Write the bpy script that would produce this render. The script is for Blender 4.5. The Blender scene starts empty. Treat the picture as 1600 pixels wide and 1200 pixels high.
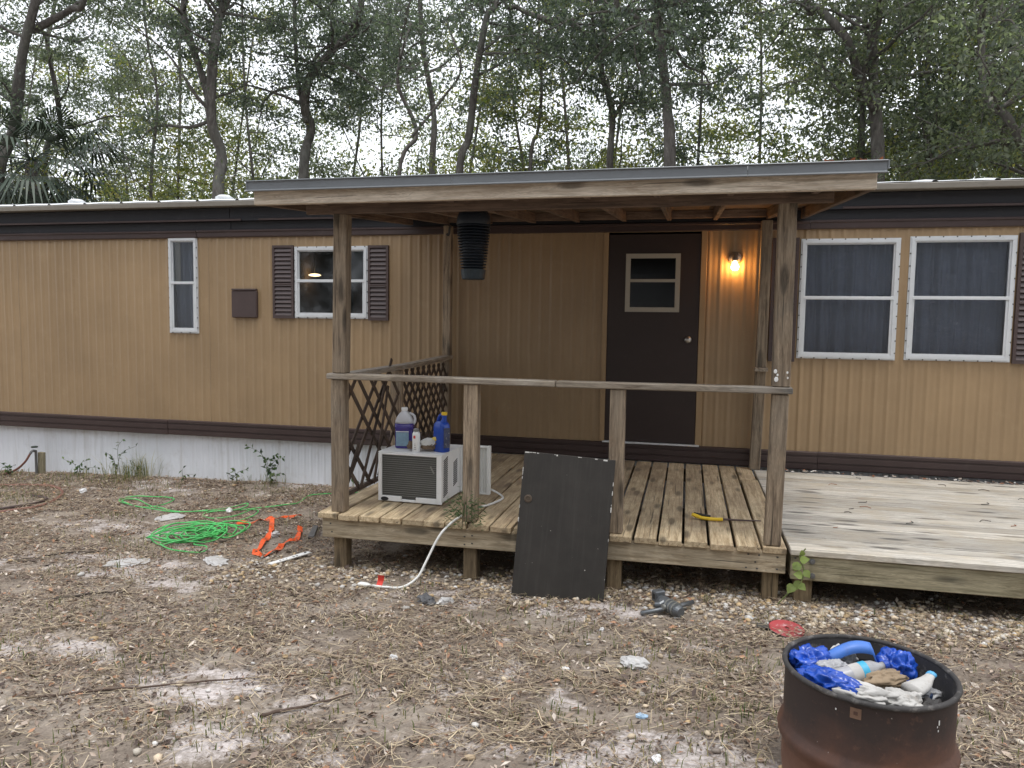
import bpy, math, random
import numpy as np
from mathutils import Vector, Matrix, noise

random.seed(7)
RNG = np.random.default_rng(7)
SC = bpy.context.scene
COL = SC.collection
R = math.radians

# ------------------------------------------------------------------ camera, sky, sun, exposure
cam_d = bpy.data.cameras.new('camera')
cam_d.sensor_width = 36.0
cam_d.lens = 26.17
cam_d.clip_start = 0.05
cam_d.clip_end = 600.0
cam = bpy.data.objects.new('camera', cam_d)
COL.objects.link(cam)
cR = Vector((0.97331, 0.22903, 0.01436)); cU = Vector((-0.03232, 0.07484, 0.99667)); cF = Vector((-0.22719, 0.97054, -0.08025))
cM = Matrix((cR, cU, -cF)).transposed().to_4x4()
cM.translation = (0.7464, -6.9642, 1.0797)
cam.matrix_world = cM
SC.camera = cam

world = bpy.data.worlds.new('World')
SC.world = world
world.use_nodes = True
SUN_EL, SUN_ROT = 76.0, 155.0        # high, behind the photographer and a little to the right
wn = world.node_tree
sky = wn.nodes.new('ShaderNodeTexSky')
sky.sky_type = 'NISHITA'
sky.sun_disc = False
sky.sun_elevation = R(SUN_EL)
sky.sun_rotation = R(SUN_ROT)
sky.dust_density = 2.0
hs = wn.nodes.new('ShaderNodeHueSaturation')
hs.inputs['Saturation'].default_value = 0.3
mixc = wn.nodes.new('ShaderNodeMix')
mixc.data_type = 'RGBA'
mixc.inputs[0].default_value = 0.62   # closed white cloud deck over the clear sky
mixc.inputs[7].default_value = (13.5, 14.0, 14.9, 1)
bg = wn.nodes['Background']
bg.inputs['Strength'].default_value = 0.1
wn.links.new(sky.outputs[0], hs.inputs['Color'])
wn.links.new(hs.outputs[0], mixc.inputs[6])
wn.links.new(mixc.outputs[2], bg.inputs['Color'])

sun_d = bpy.data.lights.new('sun', 'SUN')
sun_d.energy = 0.9
sun_d.angle = R(14)
sun_d.color = (1.0, 0.96, 0.9)
sun = bpy.data.objects.new('sun', sun_d)
COL.objects.link(sun)
_az = R(SUN_ROT)
_sd = Vector((math.sin(_az) * math.cos(R(SUN_EL)), math.cos(_az) * math.cos(R(SUN_EL)), math.sin(R(SUN_EL))))
sun.rotation_euler = _sd.to_track_quat('Z', 'Y').to_euler()

SC.view_settings.view_transform = 'Standard'
SC.view_settings.look = 'None'
SC.view_settings.exposure = 0.70
SC.view_settings.gamma = 1.0
SC.view_settings.use_curve_mapping = False
SC.render.engine = 'CYCLES'
SC.cycles.use_denoising = True
SC.cycles.max_bounces = 6
SC.cycles.transparent_max_bounces = 12

# ------------------------------------------------------------------ materials
def M_new(name):
    m = bpy.data.materials.new(name)
    m.use_nodes = True
    nt = m.node_tree
    return m, nt, nt.nodes['Principled BSDF']

def nd(nt, t, **kw):
    n = nt.nodes.new('ShaderNode' + t)
    for k, v in kw.items():
        setattr(n, k, v)
    return n

def lk(nt, a, b):
    nt.links.new(a, b)

def coords(nt, scale=(1, 1, 1), kind='Object', shift=True):
    if kind == 'Position':
        src = nd(nt, 'NewGeometry').outputs['Position']
    else:
        src = nd(nt, 'TexCoord').outputs['Object']
        if shift:
            oi = nd(nt, 'ObjectInfo')
            mu = nd(nt, 'Math', operation='MULTIPLY'); mu.inputs[1].default_value = 91.0
            lk(nt, oi.outputs['Random'], mu.inputs[0])
            ad = nd(nt, 'VectorMath', operation='ADD')
            lk(nt, src, ad.inputs[0]); lk(nt, mu.outputs[0], ad.inputs[1])
            src = ad.outputs[0]
    mp = nd(nt, 'Mapping')
    mp.inputs['Scale'].default_value = scale
    lk(nt, src, mp.inputs['Vector'])
    return mp.outputs[0]

def noise_n(nt, vec, scale, detail=5, rough=0.6, dist=0.0):
    n = nd(nt, 'TexNoise')
    n.inputs['Scale'].default_value = scale
    n.inputs['Detail'].default_value = detail
    n.inputs['Roughness'].default_value = rough
    n.inputs['Distortion'].default_value = dist
    lk(nt, vec, n.inputs['Vector'])
    return n.outputs['Fac']

def ramp(nt, fac, stops):
    r = nd(nt, 'ValToRGB')
    e = r.color_ramp.elements
    while len(e) < len(stops):
        e.new(0.5)
    for i, (p, c) in enumerate(stops):
        e[i].position = p
        e[i].color = (*c, 1) if len(c) == 3 else c
    lk(nt, fac, r.inputs[0])
    return r.outputs[0]

def gray(v):
    return (v, v, v)

def mix(nt, fac, a, b, mode='MIX'):
    m = nd(nt, 'Mix', data_type='RGBA', blend_type=mode)
    for s, v in ((0, fac), (6, a), (7, b)):
        if hasattr(v, 'links') or hasattr(v, 'is_output'):
            lk(nt, v, m.inputs[s])
        elif s == 0:
            m.inputs[0].default_value = v
        else:
            m.inputs[s].default_value = (*v, 1)
    return m.outputs[2]

def bump(nt, b, fac, strength, dist=0.01):
    bp = nd(nt, 'Bump')
    bp.inputs['Strength'].default_value = strength
    bp.inputs['Distance'].default_value = dist
    lk(nt, fac, bp.inputs['Height'])
    lk(nt, bp.outputs[0], b.inputs['Normal'])

def wood(name, dark, light, stain, stain_amt=0.5, rough=0.85, streak=None):
    m, nt, b = M_new(name)
    v = coords(nt, (1.1, 16, 16))
    g = noise_n(nt, v, 3.2, 7, 0.65, 0.4)
    v2 = coords(nt, (0.35, 5, 5))
    g2 = noise_n(nt, v2, 6.0, 4, 0.55, 1.6)
    c = ramp(nt, g, [(0.34, dark), (0.5, tuple(0.4 * a + 0.6 * x for a, x in zip(dark, light))), (0.64, light)])
    c2 = ramp(nt, g2, [(0.30, gray(0.5)), (0.42, gray(1.0)), (0.47, gray(0.55)), (0.52, gray(1.05)), (0.57, gray(0.6)), (0.63, gray(1.0)), (0.68, gray(0.65)), (0.75, gray(1.1))])
    c = mix(nt, 0.75, c, c2, 'MULTIPLY')
    # knots
    vk = coords(nt, (2.4, 9.0, 9.0))
    vo = nd(nt, 'TexVoronoi'); vo.inputs['Scale'].default_value = 1.0
    lk(nt, vk, vo.inputs['Vector'])
    kn = ramp(nt, vo.outputs['Distance'], [(0.13, gray(0.22)), (0.2, gray(0.55)), (0.24, gray(0.85)), (0.33, gray(1.0))])
    c = mix(nt, 0.85, c, kn, 'MULTIPLY')
    vs = coords(nt, (1, 1, 1))
    s = noise_n(nt, vs, 2.6, 5, 0.6, 0.5)
    sf = ramp(nt, s, [(0.45, gray(0)), (0.68, gray(stain_amt))])
    c = mix(nt, sf, c, stain)
    if streak:
        vv = coords(nt, (0.7, 30, 30))
        st = noise_n(nt, vv, 2.0, 4, 0.7)
        c = mix(nt, ramp(nt, st, [(0.6, gray(0)), (0.7, gray(0.75))]), c, streak)
    oi = nd(nt, 'ObjectInfo')
    mr = nd(nt, 'MapRange')
    mr.inputs[3].default_value = 0.78; mr.inputs[4].default_value = 1.2
    lk(nt, oi.outputs['Random'], mr.inputs[0])
    h = nd(nt, 'HueSaturation')
    lk(nt, mr.outputs[0], h.inputs['Value']); lk(nt, c, h.inputs['Color'])
    lk(nt, h.outputs[0], b.inputs['Base Color'])
    b.inputs['Roughness'].default_value = rough
    vc = coords(nt, (0.8, 42, 42)); gc = noise_n(nt, vc, 1.3, 3, 0.5)
    ck = ramp(nt, gc, [(0.66, gray(1)), (0.70, gray(0.35))])
    c3 = mix(nt, 1.0, h.outputs[0], ck, 'MULTIPLY'); lk(nt, c3, b.inputs['Base Color'])
    bump(nt, b, g, 0.5, 0.005)
    return m

def paint(name, col, rough=0.5, var=0.25, dirt=(0.12, 0.09, 0.06), dirt_amt=0.3, scale=3.0, metallic=0.0, kind='Object', bmp=0.0, streaks=0.0):
    m, nt, b = M_new(name)
    v = coords(nt, (1, 1, 1), kind)
    n1 = noise_n(nt, v, scale, 6, 0.62)
    lo = tuple(c * (1 - var) for c in col); hi = tuple(min(1, c * (1 + var)) for c in col)
    c = ramp(nt, n1, [(0.3, lo), (0.7, hi)])
    n2 = noise_n(nt, v, scale * 5.3, 6, 0.7)
    c = mix(nt, ramp(nt, n2, [(0.56, gray(0)), (0.75, gray(dirt_amt))]), c, dirt)
    if streaks:
        vs = coords(nt, (9, 9, 0.5), kind)
        n3 = noise_n(nt, vs, 1.6, 5, 0.65)
        c = mix(nt, ramp(nt, n3, [(0.5, gray(0)), (0.72, gray(streaks))]), c, dirt)
    lk(nt, c, b.inputs['Base Color'])
    b.inputs['Roughness'].default_value = rough
    b.inputs['Metallic'].default_value = metallic
    if bmp:
        bump(nt, b, n2, bmp, 0.004)
    return m

def tinted(name, rough=0.8, transl=0.0, spec=0.3, tmul=(1, 1, 1)):
    """diffuse colour from the 'tint' attribute of each leaf / stone / straw"""
    m, nt, b = M_new(name)
    at = nd(nt, 'Attribute', attribute_name='tint')
    lk(nt, at.outputs['Color'], b.inputs['Base Color'])
    b.inputs['Roughness'].default_value = rough
    b.inputs['Specular IOR Level'].default_value = spec
    if transl:
        t = nd(nt, 'BsdfTranslucent')
        cc = mix(nt, 1.0, at.outputs['Color'], tmul, 'MULTIPLY')
        lk(nt, cc, t.inputs['Color'])
        ms = nd(nt, 'MixShader'); ms.inputs[0].default_value = transl
        lk(nt, b.outputs[0], ms.inputs[1]); lk(nt, t.outputs[0], ms.inputs[2])
        lk(nt, ms.outputs[0], nt.nodes['Material Output'].inputs['Surface'])
    return m

def emit(name, col, strength):
    m, nt, b = M_new(name)
    b.inputs['Base Color'].default_value = (*col, 1)
    b.inputs['Emission Color'].default_value = (*col, 1)
    b.inputs['Emission Strength'].default_value = strength
    return m

def glass(name, tint=(0.55, 0.58, 0.6), refl=1.0, rough=0.02, ripples=0.02):
    m, nt, b = M_new(name)
    nt.nodes.remove(b)
    tr = nd(nt, 'BsdfTransparent'); tr.inputs['Color'].default_value = (*tint, 1)
    gl = nd(nt, 'BsdfGlossy'); gl.inputs['Roughness'].default_value = rough
    gl.inputs['Color'].default_value = (refl, refl, refl, 1)
    fr = nd(nt, 'Fresnel'); fr.inputs['IOR'].default_value = 1.5
    v = coords(nt, (1, 1, 1))
    n = noise_n(nt, v, 3.0, 2, 0.5)
    bp = nd(nt, 'Bump'); bp.inputs['Strength'].default_value = ripples; bp.inputs['Distance'].default_value = 0.05
    lk(nt, n, bp.inputs['Height']); lk(nt, bp.outputs[0], gl.inputs['Normal'])
    ms = nd(nt, 'MixShader')
    lk(nt, fr.outputs[0], ms.inputs[0]); lk(nt, tr.outputs[0], ms.inputs[1]); lk(nt, gl.outputs[0], ms.inputs[2])
    lk(nt, ms.outputs[0], nt.nodes['Material Output'].inputs['Surface'])
    return m

W_POST = wood('weathered_post_wood', (0.14, 0.098, 0.064), (0.42, 0.325, 0.225), (0.20, 0.175, 0.14), 0.45)
W_DECK = wood('porch_deck_wood', (0.33, 0.235, 0.13), (0.66, 0.53, 0.345), (0.20, 0.14, 0.09), 0.65)
W_RIM = wood('rim_board_wood', (0.25, 0.19, 0.115), (0.48, 0.40, 0.285), (0.20, 0.165, 0.11), 0.45)
W_GREY = wood('bleached_deck_wood', (0.36, 0.33, 0.285), (0.62, 0.58, 0.51), (0.40, 0.34, 0.25), 0.7, streak=(0.17, 0.16, 0.15))
W_GREEN = wood('treated_rim_wood', (0.20, 0.175, 0.105), (0.42, 0.37, 0.25), (0.15, 0.12, 0.07), 0.7)
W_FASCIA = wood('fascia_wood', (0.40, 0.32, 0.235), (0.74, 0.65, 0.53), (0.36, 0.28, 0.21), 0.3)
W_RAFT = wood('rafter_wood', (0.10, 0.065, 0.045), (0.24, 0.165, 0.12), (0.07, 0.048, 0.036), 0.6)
W_LAT = wood('lattice_wood', (0.045, 0.03, 0.022), (0.13, 0.09, 0.065), (0.05, 0.035, 0.03), 0.5)
W_LEG = wood('post_foot_wood', (0.14, 0.095, 0.05), (0.34, 0.25, 0.145), (0.09, 0.07, 0.045), 0.6)
W_RAIL = wood('rail_wood', (0.16, 0.12, 0.085), (0.40, 0.34, 0.265), (0.62, 0.60, 0.56), 0.25)

SIDING = paint('tan_siding_paint', (0.325, 0.223, 0.124), 0.42, 0.12, (0.44, 0.325, 0.20), 0.32, 1.1, kind='Position', streaks=0.10)
SKIRT = paint('white_skirting_paint', (0.73, 0.75, 0.79), 0.5, 0.05, (0.36, 0.33, 0.28), 0.25, 1.4, kind='Position', streaks=0.35)
BROWN = paint('dark_brown_trim_paint', (0.050, 0.031, 0.029), 0.42, 0.15, (0.10, 0.08, 0.07), 0.3, 2.0, kind='Position')
BLACKB = paint('black_brown_panel_paint', (0.008, 0.008, 0.012), 0.55, 0.2, (0.06, 0.05, 0.05), 0.3, 2.0, kind='Position')
SHUT = paint('shutter_brown_paint', (0.068, 0.046, 0.044), 0.45, 0.12, (0.12, 0.10, 0.09), 0.2, 5.0)
DOORP = paint('door_brown_paint', (0.028, 0.0155, 0.0135), 0.5, 0.12, (0.07, 0.05, 0.045), 0.2, 3.0)
GUTTER = paint('grey_tan_eave_paint', (0.21, 0.19, 0.16), 0.5, 0.12, (0.10, 0.09, 0.08), 0.4, 2.0, kind='Position')
ROOFW = paint('white_roof_coating', (0.74, 0.75, 0.76), 0.5, 0.08, (0.35, 0.33, 0.30), 0.35, 2.0, kind='Position')
DRIP = paint('grey_drip_edge_metal', (0.20, 0.215, 0.23), 0.38, 0.1, (0.12, 0.12, 0.12), 0.25, 2.0, metallic=0.25, kind='Position')
ALU = paint('white_aluminium', (0.66, 0.68, 0.70), 0.38, 0.06, (0.30, 0.29, 0.27), 0.3, 5.0, metallic=0.2)
BEIGE = paint('beige_door_window_frame', (0.40, 0.37, 0.31), 0.45, 0.06, (0.2, 0.18, 0.15), 0.25, 6.0)
SHEATH = paint('roof_sheathing_ply', (0.15, 0.105, 0.07), 0.9, 0.35, (0.02, 0.018, 0.018), 0.95, 2.2, bmp=0.4)
SCREW = paint('dark_screw_metal', (0.05, 0.048, 0.045), 0.5, 0.1)
GLASS = glass('window_glass', rough=0.05)
GLASSD = glass('door_glass', (0.12, 0.13, 0.135), 0.5, 0.16)
SCREEN = glass('insect_screen_glass', (0.86, 0.89, 0.94), 0.9, 0.22, 0.05)
CURT = paint('grey_curtain_cloth', (0.25, 0.262, 0.285), 0.9, 0.1, (0.12, 0.12, 0.12), 0.15, 3.0)
GLOWCURT = paint('pale_curtain_glow', (0.45, 0.40, 0.30), 0.9, 0.15, scale=6.0)
ROOM = paint('interior_wall_paint', (0.16, 0.12, 0.09), 0.8, 0.1)
ROOMW = paint('interior_cabinet_wood', (0.42, 0.20, 0.11), 0.6, 0.2)

# ------------------------------------------------------------------ mesh helpers
WP = {}          # the frame origin of each parent

def to_mesh(name, V, F, mat=None, smooth=False, tint=None):
    me = bpy.data.meshes.new(name)
    V = np.asarray(V, dtype=np.float32).reshape(-1, 3)
    if isinstance(F, np.ndarray) and F.ndim == 2:
        k = F.shape[1]; n = len(F)
        me.vertices.add(len(V)); me.vertices.foreach_set('co', V.ravel())
        me.loops.add(n * k); me.loops.foreach_set('vertex_index', F.astype(np.int32).ravel())
        me.polygons.add(n)
        me.polygons.foreach_set('loop_start', np.arange(0, n * k, k, dtype=np.int32))
        me.polygons.foreach_set('loop_total', np.full(n, k, dtype=np.int32))
        me.update(calc_edges=True)
    else:
        me.from_pydata(V.tolist(), [], [list(f) for f in F])
    if tint is not None:
        a = me.attributes.new('tint', 'FLOAT_COLOR', 'POINT')
        t = np.ones((len(V), 4), dtype=np.float32); t[:, :3] = tint
        a.data.foreach_set('color', t.ravel())
    if smooth:
        me.polygons.foreach_set('use_smooth', np.ones(len(me.polygons), dtype=bool))
    if mat:
        me.materials.append(mat)
    return me

def add(name, V, F, mat, parent=None, origin=None, smooth=False, tint=None, kind=None, rot=None):
    """mesh object from vertices in the world (or the parent's own local) frame"""
    V = np.asarray(V, dtype=np.float64).reshape(-1, 3)
    if origin is None:
        origin = (V.min(0) + V.max(0)) / 2
    origin = np.asarray(origin, dtype=np.float64)
    me = to_mesh(name, V - origin, F, mat, smooth, tint)
    return link(name, me, parent, origin, kind)

def link(name, me, parent, origin, kind=None, rot=None):
    o = bpy.data.objects.new(name, me)
    COL.objects.link(o)
    if parent:
        o.parent = parent
        o.location = Vector(origin) - Vector(WP[parent.name])
    else:
        o.location = Vector(origin)
    if rot is not None:
        o.rotation_euler = rot
    WP[o.name] = tuple(origin)
    if kind:
        o['kind'] = kind
    return o

def tag(o, label, cat, group=None):
    o['label'] = label; o['category'] = cat
    if group:
        o['group'] = group
    return o

def thing(name, label, cat, loc=(0, 0, 0), group=None, rz=None, rot=None):
    o = bpy.data.objects.new(name, None)
    o.empty_display_size = 0.1
    COL.objects.link(o)
    o.location = loc
    if rz is not None or rot is not None:      # parts are written in local coordinates
        o.rotation_euler = rot if rot is not None else (0, 0, rz)
        WP[o.name] = (0, 0, 0)
    else:
        WP[o.name] = tuple(loc)
    return tag(o, label, cat, group)

class MB:
    def __init__(s):
        s.V = []; s.F = []; s.n = 0; s.T = []
    def put(s, V, F, tint=None):
        V = np.asarray(V, float).reshape(-1, 3)
        s.V.append(V); s.F += [[i + s.n for i in f] for f in F]; s.n += len(V)
        if tint is not None:
            s.T.append(np.tile(np.asarray(tint, float), (len(V), 1)))
        return s
    def add(s, name, mat, parent=None, **kw):
        if s.T:
            kw['tint'] = np.concatenate(s.T)
        return add(name, np.concatenate(s.V), s.F, mat, parent, **kw)

def cbox(c, size, b=0.003):
    """chamfered box"""
    c = np.array(c, float); h = np.array(size, float) / 2
    b = min(b, h.min() * 0.45)
    V = []; idx = {}
    sg = [(x, y, z) for x in (-1, 1) for y in (-1, 1) for z in (-1, 1)]
    for s in sg:
        for a in range(3):
            p = [s[k] * (h[k] if k == a else h[k] - b) for k in range(3)]
            idx[(s, a)] = len(V); V.append(p)
    F = []
    for a in range(3):
        o = [k for k in range(3) if k != a]
        for s in (-1, 1):
            q = []
            for (i, j) in ((-1, -1), (1, -1), (1, 1), (-1, 1)):
                t = [0, 0, 0]; t[a] = s; t[o[0]] = i; t[o[1]] = j
                q.append(idx[(tuple(t), a)])
            F.append(q)
        for i in (-1, 1):
            for j in (-1, 1):
                t1 = [0, 0, 0]; t2 = [0, 0, 0]
                t1[a] = -1; t2[a] = 1
                t1[o[0]] = t2[o[0]] = i; t1[o[1]] = t2[o[1]] = j
                t1 = tuple(t1); t2 = tuple(t2)
                F.append([idx[(t1, o[0])], idx[(t2, o[0])], idx[(t2, o[1])], idx[(t1, o[1])]])
    for s in sg:
        F.append([idx[(s, 0)], idx[(s, 1)], idx[(s, 2)]])
    V = np.array(V)
    G = []
    for f in F:
        p = V[f]
        n = np.cross(p[1] - p[0], p[2] - p[0])
        G.append(f if n @ p.mean(0) > 0 else f[::-1])
    return V + c, G

def boxp(x0, x1, y0, y1, z0, z1, b=0.003):
    return cbox(((x0 + x1) / 2, (y0 + y1) / 2, (z0 + z1) / 2), (x1 - x0, y1 - y0, z1 - z0), b)

def box(name, x0, x1, y0, y1, z0, z1, mat, parent=None, b=0.003, **kw):
    V, F = boxp(x0, x1, y0, y1, z0, z1, b)
    return add(name, V, F, mat, parent, **kw)

def beam(name, p0, p1, w, t, mat, parent=None, up=(0, 0, 1), b=0.004, kind=None, warp=0.0):
    """board from p0 to p1: local X runs along the grain, w across (Y), t along up (Z)"""
    p0 = Vector(p0); p1 = Vector(p1)
    x = (p1 - p0); L = x.length; x.normalize()
    z = Vector(up); z = (z - x * z.dot(x)).normalized()
    y = z.cross(x)
    V, F = cbox((0, 0, 0), (L, w, t), b)
    if warp:
        V = V.copy(); V[:, 2] += RNG.uniform(-warp, warp, len(V)) * 0.3 + RNG.uniform(-warp, warp) * np.sign(V[:, 0])
    me = to_mesh(name, V, F, mat)
    mid = (p0 + p1) / 2
    o = link(name, me, parent, tuple(mid), kind)
    o.rotation_euler = Matrix((x, y, z)).transposed().to_euler()
    return o

def smooth_path(P, n=8):
    P = [np.array(p, float) for p in P]
    if len(P) < 3:
        return np.array([P[0] + (P[-1] - P[0]) * i / n for i in range(n + 1)])
    Q = [2 * P[0] - P[1]] + P + [2 * P[-1] - P[-2]]
    out = []
    for i in range(1, len(Q) - 2):
        a, b_, c, d = Q[i - 1:i + 3]
        for k in range(n):
            t = k / n
            out.append(0.5 * ((2 * b_) + (c - a) * t + (2 * a - 5 * b_ + 4 * c - d) * t * t + (3 * b_ - a - 3 * c + d) * t ** 3))
    out.append(P[-1])
    return np.array(out)

def tube(P, r, n=8, cap=True, flat=1.0):
    P = np.asarray(P, float); m = len(P)
    r = np.broadcast_to(np.asarray(r, float), (m,))
    T = np.gradient(P, axis=0); T /= np.linalg.norm(T, axis=1)[:, None] + 1e-9
    up = np.array([0.0, 0, 1]) if abs(T[0][2]) < 0.9 else np.array([1.0, 0, 0])
    V = []
    N = np.cross(T[0], up); N /= np.linalg.norm(N)
    ang = np.arange(n) * 2 * math.pi / n
    for i in range(m):
        N = N - T[i] * (N @ T[i]); N /= np.linalg.norm(N) + 1e-9
        B = np.cross(T[i], N)
        V.append(P[i] + r[i] * (np.cos(ang)[:, None] * N + flat * np.sin(ang)[:, None] * B))
    V = np.concatenate(V)
    F = []
    for i in range(m - 1):
        for k in range(n):
            a = i * n + k; b_ = i * n + (k + 1) % n
            F.append([a, b_, b_ + n, a + n])
    if cap:
        F.append(list(range(n))[::-1]); F.append([(m - 1) * n + k for k in range(n)])
    return V, F

def lathe(prof, n=24, c=(0, 0, 0), cap=True):
    V = []; F = []
    m = len(prof)
    for (r, z) in prof:
        for k in range(n):
            a = 2 * math.pi * k / n
            V.append((c[0] + r * math.cos(a), c[1] + r * math.sin(a), c[2] + z))
    for i in range(m - 1):
        for k in range(n):
            a = i * n + k; b_ = i * n + (k + 1) % n
            F.append([a, b_, b_ + n, a + n])
    if cap:
        F.append(list(range(n))[::-1]); F.append([(m - 1) * n + k for k in range(n)])
    return np.array(V), F

def ring(x0, x1, z0, z1, w, y0, y1):
    """rectangular frame in the XZ plane"""
    V = []
    for y in (y0, y1):
        V += [(x0, y, z0), (x1, y, z0), (x1, y, z1), (x0, y, z1), (x0 + w, y, z0 + w), (x1 - w, y, z0 + w), (x1 - w, y, z1 - w), (x0 + w, y, z1 - w)]
    F = []
    for k in range(4):
        j = (k + 1) % 4
        F += [[k, j, j + 4, k + 4], [k + 8, k + 12, j + 12, j + 8], [k, k + 8, j + 8, j], [k + 4, j + 4, j + 12, k + 12]]
    return V, F

def extrude_x(prof, x0, x1):
    """closed (y,z) profile extruded along X"""
    n = len(prof)
    V = [(x0, y, z) for y, z in prof] + [(x1, y, z) for y, z in prof]
    F = [[k, (k + 1) % n, (k + 1) % n + n, k + n] for k in range(n)] + [list(range(n))[::-1], [k + n for k in range(n)]]
    return V, F

def copy_tree(o, parent=None):
    c = o.copy(); COL.objects.link(c)
    if parent:
        c.parent = parent
    for ch in list(o.children):
        copy_tree(ch, c)
    return c

# value noise for the terrain
def vnoise(x, y, seed=0):
    x = np.asarray(x, float); y = np.asarray(y, float)
    xi = np.floor(x).astype(np.int64); yi = np.floor(y).astype(np.int64)
    fx = x - xi; fy = y - yi
    fx = fx * fx * (3 - 2 * fx); fy = fy * fy * (3 - 2 * fy)
    def h(a, b_):
        n = (a * 374761393 + b_ * 668265263 + seed * 974634777) & 0x7fffffff
        n = ((n ^ (n >> 13)) * 1274126177) & 0x7fffffff
        return ((n ^ (n >> 16)) & 0xffff) / 65535.0
    return (h(xi, yi) * (1 - fx) + h(xi + 1, yi) * fx) * (1 - fy) + (h(xi, yi + 1) * (1 - fx) + h(xi + 1, yi + 1) * fx) * fy

def fbm(x, y, seed=0, o=4):
    s = 0; a = 0.5
    for k in range(o):
        s = s + a * vnoise(x * 2 ** k, y * 2 ** k, seed + k * 17); a *= 0.5
    return s

def gz(x, y):
    x = np.asarray(x, float); y = np.asarray(y, float)
    xc = np.clip(x, -12, 8)
    z = -0.60 + 0.017 * xc - 0.027 * np.clip(y, -4, 0)
    z = z + 0.05 * (fbm(x * 0.9, y * 0.9, 3) - 0.47) + 0.022 * (fbm(x * 5, y * 5, 9, 3) - 0.43)
    z = z + 0.03 * np.exp(-((y + 0.12) / 0.25) ** 2) * (x < -1.6)
    return z

def G(x, y, dz=0.0):
    return (x, y, float(gz(x, y)) + dz)

def sandness(x, y):
    s = fbm(x * 1.0 + 3.3, y * 1.9 + 1.7, 21, 4) + 0.55 * (fbm(x * 7.5, y * 10.0, 27, 4) - 0.47)
    v = np.clip((s - 0.54) * 4.5, 0, 0.8)
    for (cx, cy, rx, ry) in ((-1.2, -4.2, 0.62, 0.26), (-0.85, -4.6, 0.6, 0.24), (-2.2, -4.1, 0.45, 0.25), (0.5, -4.4, 0.6, 0.25), (-3.8, -1.95, 0.8, 0.3), (-3.1, -2.7, 0.5, 0.2)):
        v = np.maximum(v, np.clip(1.0 - np.sqrt(((x - cx) / rx) ** 2 + ((y - cy) / ry) ** 2) + 2.2 * (fbm(x * 7, y * 10, 5) - 0.5), 0, 0.85))
    return v

# ------------------------------------------------------------------ ground
def axis(lo, hi, step, far):
    core = np.arange(lo, hi + 1e-6, step)
    g = [1, 2.2, 4, 7, 12, 20, 34, 60, 110, 200]
    out = [v for v in g if v < far]
    return np.concatenate([[lo - v for v in out[::-1]], core, [hi + v for v in out]])

gx = axis(-9.0, 5.0, 0.05, 300); gy = axis(-7.4, 0.3, 0.04, 300)
XX, YY = np.meshgrid(gx, gy)
ZZ = gz(XX, YY)
nx, ny = len(gx), len(gy)
ii = (np.arange(ny - 1)[:, None] * nx + np.arange(nx - 1)[None, :]).ravel()
GF = np.stack([ii, ii + 1, ii + nx + 1, ii + nx], 1)
m, nt, b = M_new('sandy_soil')
at = nd(nt, 'Attribute', attribute_name='tint')
vp = coords(nt, (1, 1, 1), 'Position')
nA = noise_n(nt, vp, 3.0, 8, 0.7)
nB = noise_n(nt, vp, 45.0, 6, 0.7)
soil = ramp(nt, nA, [(0.3, (0.155, 0.125, 0.10)), (0.5, (0.26, 0.215, 0.175)), (0.7, (0.38, 0.33, 0.275))])
soil = mix(nt, 0.6, soil, ramp(nt, nB, [(0.3, gray(0.55)), (0.7, gray(1.3))]), 'MULTIPLY')
sand = mix(nt, 0.5, (0.60, 0.545, 0.525), ramp(nt, nB, [(0.3, gray(0.6)), (0.7, gray(1.25))]), 'MULTIPLY')
sep = nd(nt, 'SeparateColor'); lk(nt, at.outputs['Color'], sep.inputs[0])
ad = nd(nt, 'Math', operation='ADD'); lk(nt, sep.outputs[0], ad.inputs[0])
sb = nd(nt, 'Math', operation='SUBTRACT'); lk(nt, nA, sb.inputs[0]); sb.inputs[1].default_value = 0.5
sb2 = nd(nt, 'Math', operation='MULTIPLY_ADD'); lk(nt, nB, sb2.inputs[0]); sb2.inputs[1].default_value = 1.6; sb2.inputs[2].default_value = -0.8
sb3 = nd(nt, 'Math', operation='ADD'); lk(nt, sb.outputs[0], sb3.inputs[0]); lk(nt, sb2.outputs[0], sb3.inputs[1])
lk(nt, sb3.outputs[0], ad.inputs[1])
lk(nt, mix(nt, ramp(nt, ad.outputs[0], [(0.3, gray(0)), (0.95, gray(0.9))]), soil, sand), b.inputs['Base Color'])
b.inputs['Roughness'].default_value = 0.95
b.inputs['Specular IOR Level'].default_value = 0.15
bump(nt, b, nB, 0.6, 0.015)
GROUND = m
sd = sandness(XX, YY).ravel()
gmesh = to_mesh('ground', np.stack([XX.ravel(), YY.ravel(), ZZ.ravel()], 1), GF, GROUND, True, np.stack([sd] * 3, 1))
ground = bpy.data.objects.new('ground', gmesh); COL.objects.link(ground); ground['kind'] = 'structure'

# ------------------------------------------------------------------ the mobile home
HX0, HX1 = -11.5, 8.0
home = thing('mobile_home', 'long tan ribbed mobile home with dark brown trim and white skirting', 'mobile home', (0, 0, -0.6))
OPEN = [(-4.612, -4.346, 0.975, 1.905), (-3.135, -2.411, 1.150, 1.792), (1.72, 2.444, 0.855, 1.815), (2.587, 3.316, 0.86, 1.825), (0.0, 0.86, -0.03, 1.93)]

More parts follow.
